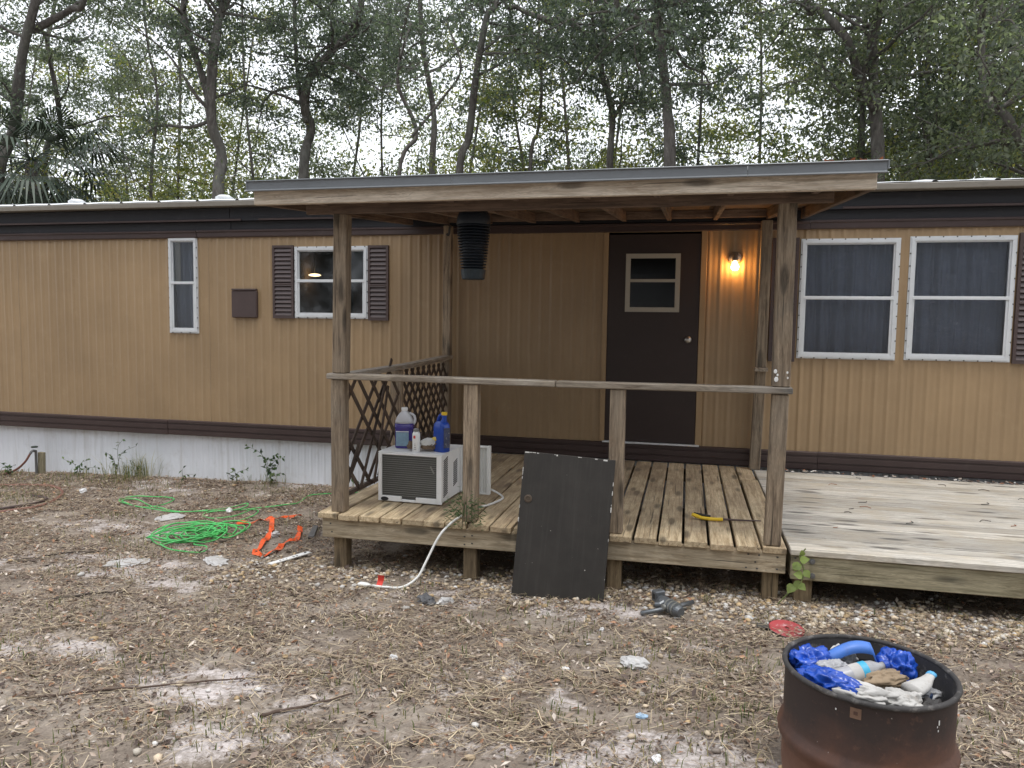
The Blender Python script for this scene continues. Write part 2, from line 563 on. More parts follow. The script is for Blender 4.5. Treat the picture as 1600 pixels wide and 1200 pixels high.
def ribbed(name, x0, x1, z0, z1, y, mat, pitch, depth, opens=(), sharp=3, ph=0.0):
    xs = set(np.round(np.arange(x0, x1 + 1e-6, pitch / 8), 4)) | {round(x1, 4), round(x0, 4)}
    for o in opens:
        for e in o[:2]:
            if x0 < e < x1:
                xs.add(round(e, 4))
    xs = np.array(sorted(xs))
    def prof(x):
        u = (x - ph) / pitch
        a = np.maximum(0, np.cos(2 * math.pi * u)) ** sharp
        b_ = 0.3 * np.maximum(0, np.cos(2 * math.pi * (u + 0.5))) ** 9
        return y - depth * (a + b_) - 0.004 * (fbm(x * 1.7, x * 0 + 2.2, 4, 2) - 0.4)
    V = []; F = []
    def vid(x, z):
        V.append((x, float(prof(np.array(x))) + 0.004 * (noise.noise((x * 1.3, z * 1.9, 7.0)) + 0.6 * noise.noise((x * 4.1, z * 5.0, 3.0))), z)); return len(V) - 1
    cache = {}
    def gv(x, z):
        k = (round(x, 4), round(z, 4))
        if k not in cache:
            cache[k] = vid(x, z)
        return cache[k]
    for a, b_ in zip(xs[:-1], xs[1:]):
        mid = (a + b_) / 2
        segs = [(z0, z1)]
        for o in opens:
            if o[0] - 1e-4 < mid < o[1] + 1e-4:
                ns = []
                for s0, s1 in segs:
                    if o[2] > s0:
                        ns.append((s0, min(s1, o[2])))
                    if o[3] < s1:
                        ns.append((max(s0, o[3]), s1))
                segs = [s for s in ns if s[1] - s[0] > 1e-4]
        for s0, s1 in segs:
            zz = np.linspace(s0, s1, max(2, int((s1 - s0) / 0.16) + 1))
            for za, zb_ in zip(zz[:-1], zz[1:]):
                F.append([gv(a, za), gv(b_, za), gv(b_, zb_), gv(a, zb_)])
    return V, F

x = HX0; k = 0
while x < HX1 - 0.01:
    x2 = min(x + 1.219, HX1)
    V, F = ribbed('siding_panel', x, x2 + 0.012, -0.025, 1.955, -0.0022 * (k % 2), SIDING, 0.1016, 0.0115, OPEN)
    if F:
        add('siding_panel', V, F, SIDING, home, smooth=True)
    x = x2; k += 1
x = HX0 + 0.4; k = 0
while x < HX1 - 0.01:
    x2 = min(x + 0.914, HX1)
    V, F = ribbed('skirting_panel', x, x2 + 0.01, -1.0, -0.15, 0.045 - 0.002 * (k % 2), SKIRT, 0.076, 0.007)
    add('skirting_panel', V, F, SKIRT, home, smooth=True)
    x = x2; k += 1
# brown band along the foot of the wall, in lengths
PB = [(0.01, -0.165), (-0.020, -0.165), (-0.024, -0.158), (-0.024, -0.118), (-0.017, -0.114), (-0.017, -0.104), (-0.026, -0.1), (-0.026, -0.055), (-0.018, -0.05), (-0.018, -0.04), (-0.027, -0.036), (-0.027, -0.012), (-0.012, -0.004), (0.01, -0.004)]
for i, (a, b_) in enumerate([(HX0, -8.2), (-8.2, -4.7), (-4.7, -1.2), (-1.2, 1.9), (1.9, 5.1), (5.1, HX1)]):
    d = 0.003 * (i % 2)
    V, F = extrude_x([(y - d, z - d) for y, z in PB], a + 0.002, b_ - 0.002)
    add('bottom_trim', V, F, BROWN, home)
# stepped brown band under the eave
PT = [(0.012, 1.936), (-0.024, 1.936), (-0.030, 1.944), (-0.030, 1.985), (-0.040, 1.994), (-0.040, 2.008), (-0.018, 2.014), (0.012, 2.014)]
PM = [(0.012, 2.0162), (-0.012, 2.0162), (-0.012, 2.095), (-0.052, 2.100), (-0.052, 2.122), (-0.030, 2.128), (-0.030, 2.235), (0.012, 2.235)]
for prof, mat_, cuts, nm in ((PT, BROWN, [HX0, -7.4, -4.3, -0.9, 1.75, 5.0, HX1], 'eave_trim'), (PM, BLACKB, [HX0, -6.6, -3.9, 0.4, 4.2, HX1], 'eave_panel')):
    for i, (a, b_) in enumerate(zip(cuts[:-1], cuts[1:])):
        d = 0.004 * (i % 2)
        V, F = extrude_x([(y - d, z - d * 0.7) for y, z in prof], a + 0.0015, b_ - 0.0015)
        add(nm, V, F, mat_, home)
# thin dark red-brown lip strips that catch the light
for (a, b_) in [(HX0, -3.75), (-3.55, 1.9), (2.0, HX1)]:
    box('eave_lip', a, b_, -0.064, -0.052, 2.098, 2.118, BROWN, home, 0.002)
box('gutter', HX0 - 0.1, HX1 + 0.1, -0.125, -0.02, 2.2385, 2.292, GUTTER, home, 0.006)
# crowned white metal roof in separate panels with raised seams
ys = np.linspace(-0.115, 3.815, 15)
zr = 2.297 + 0.212 * (ys + 0.115) - 0.06 * (ys + 0.115) ** 2
x = HX0 - 0.1; k = 0
while x < HX1 + 0.1:
    w = 0.46
    V = []; F = []
    prof = [(0, 0.0), (0.01, 0.012), (0.03, 0.013), (0.05, 0.001), (w * 0.5, 0.004), (w, 0.0)]
    for (dx, dz) in prof:
        for yv, zv in zip(ys, zr):
            V.append((x + dx + 0.05 * (yv > 1.8), yv, zv + dz))
    n = len(ys)
    for i in range(len(prof) - 1):
        for j in range(n - 1):
            F.append([i * n + j, (i + 1) * n + j, (i + 1) * n + j + 1, i * n + j + 1])
    add('roof_panel', V, F, ROOFW, home)
    x += w; k += 1
# remaining shell and rooms
b4 = MB()
b4.put(*boxp(HX0, HX0 + 0.06, 0.03, 3.7, -0.15, 2.25)); b4.put(*boxp(HX1 - 0.06, HX1, 0.03, 3.7, -0.15, 2.25))
b4.put(*boxp(HX0, HX1, 3.64, 3.72, -0.15, 2.25))
b4.add('rear_wall', SIDING, home)
V, F = boxp(HX0 + 0.07, HX1 - 0.07, 0.06, 3.63, -0.14, -0.02); add('floor', V, F, ROOM, home)
V, F = boxp(HX0 + 0.07, HX1 - 0.07, 0.02, 3.63, 2.13, 2.19); add('ceiling', V, F, ROOM, home)
for xx in (-6.5, -4.0, -1.2, 1.0, 6.0):
    V, F = boxp(xx, xx + 0.08, 0.05, 3.63, -0.02, 2.13); add('partition', V, F, ROOM, home)
box('kitchen_cabinet', -3.9, -1.25, 2.9, 3.3, 0.95, 1.62, ROOMW, home)
box('kitchen_counter', -3.9, -1.25, 2.85, 3.5, -0.02, 0.9, ROOMW, home)

def screws(x0, x1, z0, z1, y, step=0.105):
    mb = MB(); pts = []
    for xx in np.arange(x0 + 0.04, x1 - 0.03, step):
        pts += [(xx, z0 + 0.006), (xx, z1 - 0.006)]
    for zz in np.arange(z0 + 0.06, z1 - 0.04, step):
        pts += [(x0 + 0.006, zz), (x1 - 0.006, zz)]
    for (a, c) in pts:
        mb.put(*cbox((a, y - 0.003, c), (0.010, 0.006, 0.010), 0.003))
    return mb

def window(x0, x1, z0, z1, zm, curtain=None, glass_m=GLASS, name_c='curtain', film=False):
    V, F = ring(x0, x1, z0, z1, 0.0365, -0.018, 0.004)
    w = add('window', V, F, ALU, home)
    V, F = ring(x0 + 0.012, x1 - 0.012, z0 + 0.012, z1 - 0.012, 0.026, -0.028, -0.0165)
    add('frame_lip', V, F, ALU, w)
    V, F = ring(x0 + 0.037, x1 - 0.037, zm - 0.012, z1 - 0.037, 0.014, -0.012, 0.012); add('upper_sash', V, F, ALU, w)
    V, F = ring(x0 + 0.037, x1 - 0.037, z0 + 0.037, zm + 0.012, 0.02, -0.021, -0.0125); add('lower_sash', V, F, ALU, w)
    box('meeting_rail', x0 + 0.037, x1 - 0.037, -0.030, -0.022, zm - 0.014, zm + 0.014, ALU, w)
    for (a, c, yy) in ((zm + 0.002, z1 - 0.05, 0.0), (z0 + 0.056, zm - 0.008, -0.016)):
        V = [(x0 + 0.05, yy, a), (x1 - 0.05, yy, a), (x1 - 0.05, yy, c), (x0 + 0.05, yy, c)]
        V += [(p[0], p[1] + 0.003, p[2]) for p in V]
        F = [[0, 1, 2, 3], [7, 6, 5, 4], [0, 4, 5, 1], [2, 6, 7, 3], [1, 5, 6, 2], [0, 3, 7, 4]]
        add('pane', V, F, glass_m, w)
    screws(x0, x1, z0, z1, -0.018).add('screw_heads', SCREW, w, kind='stuff')
    if curtain:
        ncol = 90
        xs = np.linspace(curtain[0], curtain[1], ncol); V = []; F = []
        zs = np.linspace(z0 + 0.02, z1 - 0.01, 9)
        for zz in zs:
            for xx in xs:
                f = 0.026 * math.sin(xx * 46 + 2 * math.sin(xx * 9)) + 0.018 * math.sin(xx * 101 + 1.0 + zz * 1.5)
                V.append((xx, 0.10 + f, zz))
        for i in range(8):
            for j in range(ncol - 1):
                a = i * ncol + j
                F.append([a, a + 1, a + ncol + 1, a + ncol])
        add(name_c, V, F, CURT if name_c == 'curtain' else GLOWCURT, w, smooth=True)
    return w

w0 = window(-4.654, -4.304, 0.933, 1.945, 1.465, (-4.66, -4.30), SCREEN)  # grey curtain added here to stand in for pale reflections in the glass
V, F = boxp(-4.62, -4.545, 0.03, 0.04, 1.47, 1.94); add('curtain', V, F, GLOWCURT, w0)  # pale curtain edge with the yellowish reflected glow painted into its colour
window(-3.176, -2.370, 1.109, 1.833, 1.487)
w2 = window(1.685, 2.479, 0.817, 1.853, 1.345, (1.66, 2.5), SCREEN)
w3 = window(2.550, 3.353, 0.822, 1.864, 1.350, (2.52, 3.38), SCREEN)
# crinkled clear plastic film taped inside the two wide windows
m, nt, b = M_new('clear_plastic_film')
nt.nodes.remove(b)
tr = nd(nt, 'BsdfTransparent'); tr.inputs['Color'].default_value = (0.93, 0.94, 0.96, 1)
gl = nd(nt, 'BsdfGlossy'); gl.inputs['Roughness'].default_value = 0.30; gl.inputs['Color'].default_value = (0.9, 0.93, 1, 1)
vv = coords(nt, (4, 4, 14)); f1 = noise_n(nt, vv, 1.5, 4, 0.6, 0.8)
f1 = ramp(nt, f1, [(0.3, gray(0.4)), (0.48, gray(0.5)), (0.5, gray(1)), (0.52, gray(0.5)), (0.7, gray(0.6))])
bp = nd(nt, 'Bump'); bp.inputs['Strength'].default_value = 1.0; bp.inputs['Distance'].default_value = 0.05
lk(nt, f1, bp.inputs['Height']); lk(nt, bp.outputs[0], gl.inputs['Normal'])
ms = nd(nt, 'MixShader'); ms.inputs[0].default_value = 0.07
lk(nt, tr.outputs[0], ms.inputs[1]); lk(nt, gl.outputs[0], ms.inputs[2])
df = nd(nt, 'BsdfDiffuse'); df.inputs['Color'].default_value = (0.75, 0.77, 0.8, 1)      # whitened creases, painted in for the highlights on the crinkles
vw = coords(nt, (3.2, 1, 6.5)); nw = noise_n(nt, vw, 1.7, 3, 0.55, 1.5); vm = coords(nt, (2.2, 1, 2.6)); nm_ = noise_n(nt, vm, 1.4, 2, 0.5)
k1 = ramp(nt, nw, [(0.488, gray(0)), (0.5, gray(0.5)), (0.512, gray(0))]); k2 = ramp(nt, nm_, [(0.5, gray(0)), (0.62, gray(1))])
ms2 = nd(nt, 'MixShader'); lk(nt, mix(nt, 1.0, k1, k2, 'MULTIPLY'), ms2.inputs[0]); lk(nt, ms.outputs[0], ms2.inputs[1]); lk(nt, df.outputs[0], ms2.inputs[2])
lk(nt, ms2.outputs[0], nt.nodes['Material Output'].inputs['Surface'])
FILM = m
def film(w, x0, x1, z0, z1):
    n = 26; V = []; F = []
    for i in range(n):
        for j in range(n):
            xx = x0 + (x1 - x0) * j / (n - 1); zz = z0 + (z1 - z0) * i / (n - 1)
            V.append((xx, 0.04 + 0.008 * noise.noise((xx * 5, zz * 9, 1.0)), zz))
    for i in range(n - 1):
        for j in range(n - 1):
            a = i * n + j; F.append([a, a + 1, a + n + 1, a + n])
    add('plastic_film', V, F, FILM, w, smooth=True)
film(w2, 1.725, 2.44, 0.86, 1.81); film(w3, 2.59, 3.31, 0.865, 1.82)

def shutter(x0, x1, z0, z1, n=16):
    V, F = ring(x0, x1, z0, z1, 0.024, -0.034, -0.010)
    s = add('shutter', V, F, SHUT, home)
    box('back_panel', x0 + 0.02, x1 - 0.02, -0.0125, -0.0085, z0 + 0.02, z1 - 0.02, SHUT, s, 0.001)
    h = (z1 - z0 - 0.05) / n
    V, F = cbox((0, 0, 0), (x1 - x0 - 0.05, 0.006, h * 1.02), 0.0015)
    me = to_mesh('slat', V, F, SHUT)
    for i in range(n):
        o = link('slat', me, s, ((x0 + x1) / 2, -0.024, z0 + 0.025 + h * (i + 0.5)))
        o.rotation_euler = (R(-24), 0, 0)
    zc = z0 + (z1 - z0) * 0.46
    box('middle_rail', x0 + 0.02, x1 - 0.02, -0.036, -0.02, zc, zc + 0.016, SHUT, s)
shutter(-3.417, -3.182, 1.105, 1.846)
shutter(-2.364, -2.148, 1.096, 1.836)
shutter(1.448, 1.668, 0.785, 1.863, 22)
shutter(3.366, 3.60, 0.812, 1.883, 22)
v = box('vent_cover', -3.893, -3.600, -0.040, 0.0, 1.106, 1.385, SHUT, home, 0.008)
box('hinge', -3.888, -3.605, -0.046, -0.006, 1.387, 1.406, SHUT, v, 0.004)

# door
V, F = boxp(0.018, 0.842, -0.016, 0.02, 0.006, 1.912); door = add('door', V, F, DOORP, home)
V, F = ring(0.179, 0.666, 1.208, 1.735, 0.042, -0.034, -0.0155); dw = add('door_window', V, F, BEIGE, door)
box('window_rail', 0.220, 0.625, -0.032, -0.0175, 1.478, 1.506, BEIGE, door)
for (a, c) in ((1.25, 1.478), (1.506, 1.694)):
    V, F = boxp(0.221, 0.624, -0.024, -0.0185, a, c, 0.001); add('pane', V, F, GLASSD, door)
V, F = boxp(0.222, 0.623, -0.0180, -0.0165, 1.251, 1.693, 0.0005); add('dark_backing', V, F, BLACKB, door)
V, F = lathe([(0.0, 0.062), (0.022, 0.060), (0.029, 0.045), (0.024, 0.030), (0.012, 0.022), (0.012, 0.010), (0.032, 0.006), (0.032, 0.0)], 18)
KNOBM = paint('worn_chrome', (0.55, 0.53, 0.50), 0.3, 0.1, metallic=0.9)
V = np.array([(0.753 + a, -0.016 - c, 0.96 + b_) for a, b_, c in V]); add('knob', V, F[:-2], KNOBM, door, smooth=True)
SID2 = paint('tan_casing_paint', (0.35, 0.236, 0.128), 0.5, 0.08, scale=3.0)
box('door_casing', -0.028, 0.016, -0.022, 0.004, -0.0, 1.932, SID2, home)
box('door_casing', 0.844, 0.896, -0.022, 0.004, -0.0, 1.960, SID2, home)
box('door_casing', -0.028, 0.842, -0.026, 0.004, 1.934, 1.962, SID2, home)
box('threshold', 0.0, 0.88, -0.045, 0.004, -0.012, 0.003, ALU, home)
# roof vents
for (vx, vy) in ((-6.74, 1.0), (-4.66, 1.0)):
    zb = 2.297 + 0.212 * (vy + 0.115) - 0.06 * (vy + 0.115) ** 2
    V, F = lathe([(0.06, zb - 0.02), (0.06, zb + 0.045), (0.10, zb + 0.05), (0.10, zb + 0.07), (0.06, zb + 0.095), (0.01, zb + 0.1)], 18, (vx, vy, 0))
    add('roof_vent', V, F, ALU, home, smooth=False)

# lamp by the door
lamp = thing('wall_lamp', 'bare lit bulb on a round metal plate beside the brown door', 'wall lamp', (1.135, -0.012, 1.69))
def y_lathe(prof, c, n=20):
    V, F = lathe(prof, n)
    return np.array([(c[0] + a, c[1] - z, c[2] + b_) for a, b_, z in V]), F
NICK = paint('brushed_nickel', (0.45, 0.42, 0.38), 0.35, 0.1, metallic=0.8)
V, F = y_lathe([(0.058, 0.0), (0.058, 0.008), (0.046, 0.018), (0.02, 0.022), (0.001, 0.022)], (1.135, -0.010, 1.690)); add('back_plate', V, F, NICK, lamp, smooth=True)
P = smooth_path([(1.135, -0.03, 1.695), (1.135, -0.05, 1.70), (1.135, -0.062, 1.68), (1.135, -0.062, 1.662)], 5)
V, F = tube(P, [0.016 + 0.010 * min(1, i / 9) for i in range(len(P))], 14); add('socket', V, F, NICK, lamp, smooth=True)
V, F = lathe([(0.013, 0.0), (0.014, -0.012), (0.027, -0.028), (0.034, -0.048), (0.031, -0.064), (0.018, -0.077), (0.001, -0.081)], 18, (1.135, -0.062, 1.660))
add('bulb', V, F, emit('warm_bulb', (1.0, 0.47, 0.13), 60.0), lamp, smooth=True)
# kitchen ceiling lamp seen through the small window
kl = thing('ceiling_lamp', 'glowing oval lamp seen through the window with two shutters', 'lamp', (-3.82, 1.62, 1.72))
V, F = lathe([(0.005, 0.02), (0.05, 0.015), (0.08, 0.0), (0.055, -0.012), (0.005, -0.018)], 20, (-3.82, 1.62, 1.655)); add('shade', V, F, emit('warm_lamp_glass', (1.0, 0.66, 0.34), 6.0), kl, smooth=True)
V, F = tube([(-3.82, 1.62, 1.68), (-3.82, 1.62, 2.128)], 0.008, 6); add('stem', V, F, NICK, kl)

# ------------------------------------------------------------------ the roofed porch
porch = thing('roofed_porch', 'weathered wooden porch with a shed roof in front of the brown door', 'porch', (0, -1.3, -0.55))
DT = -0.170
x0 = -1.572; pitch = 0.1462
for i in range(20):
    xa = x0 + i * pitch; w = 0.130 + random.uniform(-0.003, 0.004) + (0.006 if i < 8 else 0)
    xc = xa + 0.066 + random.uniform(-0.003, 0.003)
    yf = -2.582 + random.uniform(-0.006, 0.008); yb = -0.045
    if i == 19:
        beam('plank', (xc, -2.56, DT - 0.022), (xc + 0.01, -0.62, DT - 0.019), w, 0.038, W_DECK, porch)
        beam('plank', (xc, -0.605, DT - 0.024), (xc, yb, DT - 0.022), w, 0.038, W_DECK, porch)
    else:
        beam('plank', (xc, yf, DT - 0.019), (xc + random.uniform(-0.004, 0.004), yb, DT - 0.019), w, 0.038, W_DECK, porch, warp=0.002)
beam('rim_board', (-1.56, -2.532, -0.276), (1.336, -2.532, -0.263), 0.036, 0.125, W_RIM, porch)
beam('rim_board', (1.32, -2.51, -0.268), (1.32, -0.06, -0.268), 0.036, 0.12, W_RIM, porch)
beam('rim_board', (-1.548, -2.51, -0.27), (-1.548, -0.06, -0.27), 0.036, 0.12, W_RIM, porch)
beam('ledger_board', (-1.52, -0.075, -0.27), (1.295, -0.075, -0.27), 0.036, 0.12, W_RIM, porch)
for xx in (-0.95, -0.35, 0.25, 0.85):
    beam('joist', (xx, -2.51, -0.27), (xx, -0.1, -0.27), 0.038, 0.12, W_RIM, porch)
PX = [-1.455, -0.557, 0.357, 1.262]
for i, xx in enumerate(PX):
    beam('post_foot', (xx, -2.462, -0.75), (xx, -2.462, -0.21), 0.088, 0.088, W_LEG, porch, up=(0, 1, 0))
for xx in (-1.46, 1.30):
    beam('post_foot', (xx, -0.15, -0.8), (xx, -0.15, -0.21), 0.088, 0.088, W_LEG, porch, up=(0, 1, 0))
# lower posts, handrail, upper posts
for xx, dx in zip(PX, (0, 0.004, -0.002, 0.01)):
    beam('lower_post', (xx, -2.498, DT), (xx + dx, -2.498, 0.705), 0.089, 0.089, W_POST, porch, up=(0, 1, 0), b=0.006)
beam('handrail', (-1.525, -2.505, 0.726), (-0.02, -2.505, 0.722), 0.10, 0.038, W_RAIL, porch, b=0.006)
beam('handrail', (-0.016, -2.505, 0.7215), (1.334, -2.507, 0.727), 0.10, 0.038, W_RAIL, porch, b=0.006)
beam('upper_post', (-1.445, -2.498, 0.746), (-1.43, -2.498, 1.765), 0.089, 0.089, W_POST, porch, up=(0, 1, 0), b=0.006)
beam('upper_post', (1.272, -2.498, 0.746), (1.268, -2.498, 1.775), 0.095, 0.095, W_POST, porch, up=(0, 1, 0), b=0.006)
# flakes of old white paint on the upper post
mb = MB()
for (a, c, s) in ((1.236, 0.835, 0.02), (1.242, 0.79, 0.024), (1.30, 0.83, 0.012), (1.248, 0.815, 0.012), (1.303, 0.80, 0.010)):
    V, F = lathe([(s * 0.5, 0), (s * 0.42, 0.002)], 7, (0, 0, 0)); mb.put([(a + q[0], -2.5455 - q[2] - 0.001, c + q[1] * 1.3) for q in V], F)
mb.add('paint_flakes', paint('white_paint', (0.75, 0.75, 0.74), 0.5, 0.05), porch, kind='stuff')
# rear posts
beam('rear_post', (-1.515, -0.13, DT), (-1.508, -0.13, 0.735), 0.089, 0.089, W_POST, porch, up=(0, 1, 0))
beam('rear_post', (-1.498, -0.13, 0.775), (-1.495, -0.13, 2.0), 0.075, 0.075, W_POST, porch, up=(0, 1, 0))
beam('rear_post', (1.362, -0.13, DT), (1.378, -0.13, 0.70), 0.089, 0.075, W_POST, porch, up=(0, 1, 0))
beam('rear_post', (1.378, -0.13, 0.735), (1.384, -0.13, 2.0), 0.089, 0.075, W_POST, porch, up=(0, 1, 0))
beam('rail_block', (1.378, -0.22, 0.717), (1.378, -0.08, 0.717), 0.11, 0.032, W_RAIL, porch)
beam('middle_post', (-1.50, -1.40, DT), (-1.50, -1.40, 0.70), 0.089, 0.06, W_POST, porch, up=(0, 1, 0))
# side rail and lattice
beam('side_rail', (-1.455, -2.43, 0.724), (-1.478, -1.22, 0.728), 0.10, 0.036, W_RAIL, porch, b=0.006)
beam('side_rail', (-1.478, -1.216, 0.728), (-1.505, -0.07, 0.752), 0.10, 0.036, W_RAIL, porch, b=0.006)

def clip(y0, y1, z0, z1, c, sgn):
    """z = sgn*(y-c) within the rectangle"""
    pts = []
    for yy in (y0, y1):
        z = sgn * (yy - c)
        if z0 - 1e-9 <= z <= z1 + 1e-9: pts.append((yy, z))
    for zz in (z0, z1):
        yy = c + sgn * zz
        if y0 < yy < y1: pts.append((yy, zz))
    return pts[:2] if len(pts) >= 2 else None

def lattice(y0, y1, z0, z1, step, skip, x):
    V, F = boxp(x - 0.014, x + 0.014, y0, y1, z0 - 0.03, z0, 0.003)
    p = add('lattice_panel', V, F, W_LAT, porch)
    k = 0
    for sgn, dx in ((1, -0.006), (-1, 0.006)):
        lo = y0 - z1 if sgn == 1 else y0 + z0
        hi = y1 - z0 if sgn == 1 else y1 + z1
        for c in np.arange(lo + 0.05, hi, step):
            s = clip(y0, y1, z0, z1, c, sgn); k += 1
            if not s or k in skip or math.dist(s[0], s[1]) < 0.12:
                continue
            beam('slat', (x + dx, *s[0]), (x + dx, *s[1]), 0.034, 0.009, W_LAT, p, up=(1, 0, 0), b=0.002)
    return p
lattice(-1.35, -0.18, -0.07, 0.70, 0.135, (), -1.492)
lp = lattice(-2.44, -1.45, -0.07, 0.70, 0.19, (3, 6, 13), -1.47)
for a, c in (((-1.44, -2.22, -0.08), (-1.455, -1.62, 0.80)), ((-1.445, -2.40, 0.02), (-1.45, -2.22, 0.24)), ((-1.44, -1.99, -0.09), (-1.45, -1.70, 0.60))):
    beam('slat', a, c, 0.03, 0.010, W_LAT, lp, up=(1, 0, 0), b=0.002)
# roof
FX0, FX1, FY = -1.925, 1.675, -2.72
sl = (2.02 - 1.80) / 2.64
def rz_(y):            # underside of the rafters
    return 1.80 + (y - FY) * sl
for xx in (-1.895, -1.525, -1.10, -0.68, -0.27, 0.155, 0.555, 0.955, 1.40, 1.655):
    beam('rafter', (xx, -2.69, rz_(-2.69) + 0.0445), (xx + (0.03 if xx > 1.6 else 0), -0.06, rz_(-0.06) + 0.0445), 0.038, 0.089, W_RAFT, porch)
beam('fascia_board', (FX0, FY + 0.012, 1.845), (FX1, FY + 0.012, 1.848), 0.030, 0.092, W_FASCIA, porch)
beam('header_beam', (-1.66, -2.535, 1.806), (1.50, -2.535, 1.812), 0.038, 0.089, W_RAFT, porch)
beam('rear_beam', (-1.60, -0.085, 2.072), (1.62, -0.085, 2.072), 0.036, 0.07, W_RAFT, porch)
V = []
for (yy, zz) in ((FY - 0.01, rz_(FY) + 0.0905), (-0.03, rz_(-0.03) + 0.0905), (-0.03, rz_(-0.03) + 0.1025), (FY - 0.01, rz_(FY) + 0.1025)):
    V += [(FX0 - 0.01, yy, zz), (FX1 + 0.03, yy, zz)]
SF = [[0, 2, 3, 1], [2, 4, 5, 3], [4, 6, 7, 5], [6, 0, 1, 7], [0, 6, 4, 2], [1, 3, 5, 7]]
add('roof_sheathing', V, [f[::-1] for f in SF], SHEATH, porch)
V = []
for (yy, zz) in ((FY - 0.025, rz_(FY) + 0.1045), (-0.02, rz_(-0.03) + 0.1045), (-0.02, rz_(-0.03) + 0.1145), (FY - 0.025, rz_(FY) + 0.1145)):
    V += [(FX0 - 0.03, yy, zz), (FX1 + 0.045, yy, zz)]
ROLL = paint('dark_roll_roofing', (0.06, 0.06, 0.062), 0.9, 0.3, (0.15, 0.12, 0.09), 0.4, 4.0, bmp=0.4)
add('roof_covering', V, [f[::-1] for f in SF], ROLL, porch)
# folded metal drip edge in three lengths, kicked out along the foot
PE = [(FY - 0.008, 1.925), (FY - 0.036, 1.925), (FY - 0.038, 1.921), (FY - 0.026, 1.916), (FY - 0.026, 1.872), (FY - 0.038, 1.862), (FY - 0.034, 1.857), (FY - 0.016, 1.868), (FY - 0.008, 1.875)]
for i, (a, c) in enumerate(((-1.965, -0.62), (-0.618, 1.03), (1.032, 1.715))):
    V, F = extrude_x([(y - 0.0015 * (i % 2), z + 0.02) for y, z in PE], a, c)
    add('drip_edge', V, F, DRIP, porch)
for xx in (FX0 - 0.031, FX1 + 0.046):
    V = []
    for dx in (-0.004, 0.004):
        for (yy, zz) in ((FY - 0.03, 1.90), (-0.03, rz_(-0.03) + 0.07), (-0.03, rz_(-0.03) + 0.122), (FY - 0.03, 1.945)):
            V.append((xx + dx, yy, zz))
    add('drip_edge', V, [[0, 1, 2, 3], [7, 6, 5, 4], [0, 4, 5, 1], [1, 5, 6, 2], [2, 6, 7, 3], [3, 7, 4, 0]], DRIP, porch)
mb = MB()
for (xx, zz) in [(1.13, -0.225), (1.19, -0.226), (1.17, -0.268), (1.12, -0.305), (1.18, -0.306), (1.29, -0.23), (1.29, -0.30), (-1.50, -0.245), (-1.49, -0.30), (-0.53, -0.25), (-0.53, -0.30), (-0.58, -0.26), (-0.58, -0.31)]:
    mb.put(*cbox((xx, -2.551, zz), (0.011, 0.004, 0.008), 0.002))
mb.add('nail_heads', SCREW, porch, kind='stuff')

# ------------------------------------------------------------------ the open deck beside it
deck = thing('wooden_deck', 'low open deck of bleached grey boards beside the porch', 'deck', (3.5, -1.3, -0.55))
yy = -2.575; i = 0
while yy < -0.2:
    w = 0.139
    for (a, c) in (((1.357, 3.4), (3.404, 6.4)) if i % 2 else ((1.357, 4.9), (4.904, 6.4))):
        beam('plank', (a, yy + w / 2, DT - 0.018 + random.uniform(-0.002, 0.002)), (c, yy + w / 2, DT - 0.018), w - 0.003, 0.036, W_GREY, deck, warp=0.001)
    yy += w + 0.003; i += 1
beam('rim_board', (1.362, -2.542, -0.278), (6.4, -2.542, -0.276), 0.038, 0.140, W_GREEN, deck)
beam('rim_board', (1.381, -2.52, -0.278), (1.381, -0.2, -0.278), 0.036, 0.138, W_GREEN, deck)
for xx in (2.2, 3.0, 3.8, 4.6, 5.4, 6.2):
    beam('joist', (xx, -2.52, -0.278), (xx, -0.2, -0.278), 0.038, 0.138, W_GREEN, deck)
for xx in (1.44, 3.9, 6.3):
    beam('leg', (xx, -2.472, -0.8), (xx, -2.472, -0.21), 0.096, 0.088, W_LEG, deck, up=(0, 1, 0))
    beam('leg', (xx, -0.3, -0.8), (xx, -0.3, -0.21), 0.088, 0.088, W_LEG, deck, up=(0, 1, 0))
BOLT = paint('galvanised_bolt', (0.17, 0.17, 0.17), 0.5, 0.2, metallic=0.5)
for (xx, zz) in ((1.475, -0.235), (1.478, -0.318)):
    V, F = y_lathe([(0.017, 0.0), (0.017, 0.005), (0.009, 0.006), (0.009, 0.016), (0.001, 0.016)], (xx, -2.562, zz), 8)
    add('bolt', V, F, BOLT, deck)
mb = MB()
for (xx, zz) in ((1.385, -0.222), (1.41, -0.222), (1.40, -0.25), (1.40, -0.325)):
    mb.put(*cbox((xx, -2.5625, zz), (0.011, 0.004, 0.008), 0.002))
mb.add('nail_heads', SCREW, deck, kind='stuff')

# ------------------------------------------------------------------ window air conditioner and what stands on it
WHITE = paint('white_enamel', (0.80, 0.80, 0.79), 0.4, 0.05, (0.40, 0.36, 0.30), 0.25, 5.0)
COIL = paint('dark_coil_metal', (0.085, 0.085, 0.08), 0.55, 0.15, (0.10, 0.09, 0.08), 0.3, 8.0, metallic=0.3)
FIN = paint('coil_fin_metal', (0.26, 0.26, 0.24), 0.5, 0.1, metallic=0.4)
DARK = paint('dark_slot_plastic', (0.02, 0.02, 0.02), 0.6, 0.1)
PLW = paint('white_vinyl', (0.76, 0.76, 0.73), 0.45, 0.05, (0.4, 0.36, 0.3), 0.25, 6.0)
ac = thing('air_conditioner', 'white window air conditioner with grey coil back standing on the porch', 'air conditioner', (-1.088, -2.185, DT), rz=R(-1.5))
V, F = boxp(-0.231, 0.231, 0.016, 0.40, 0.012, 0.346, 0.006); add('casing', V, F, WHITE, ac)
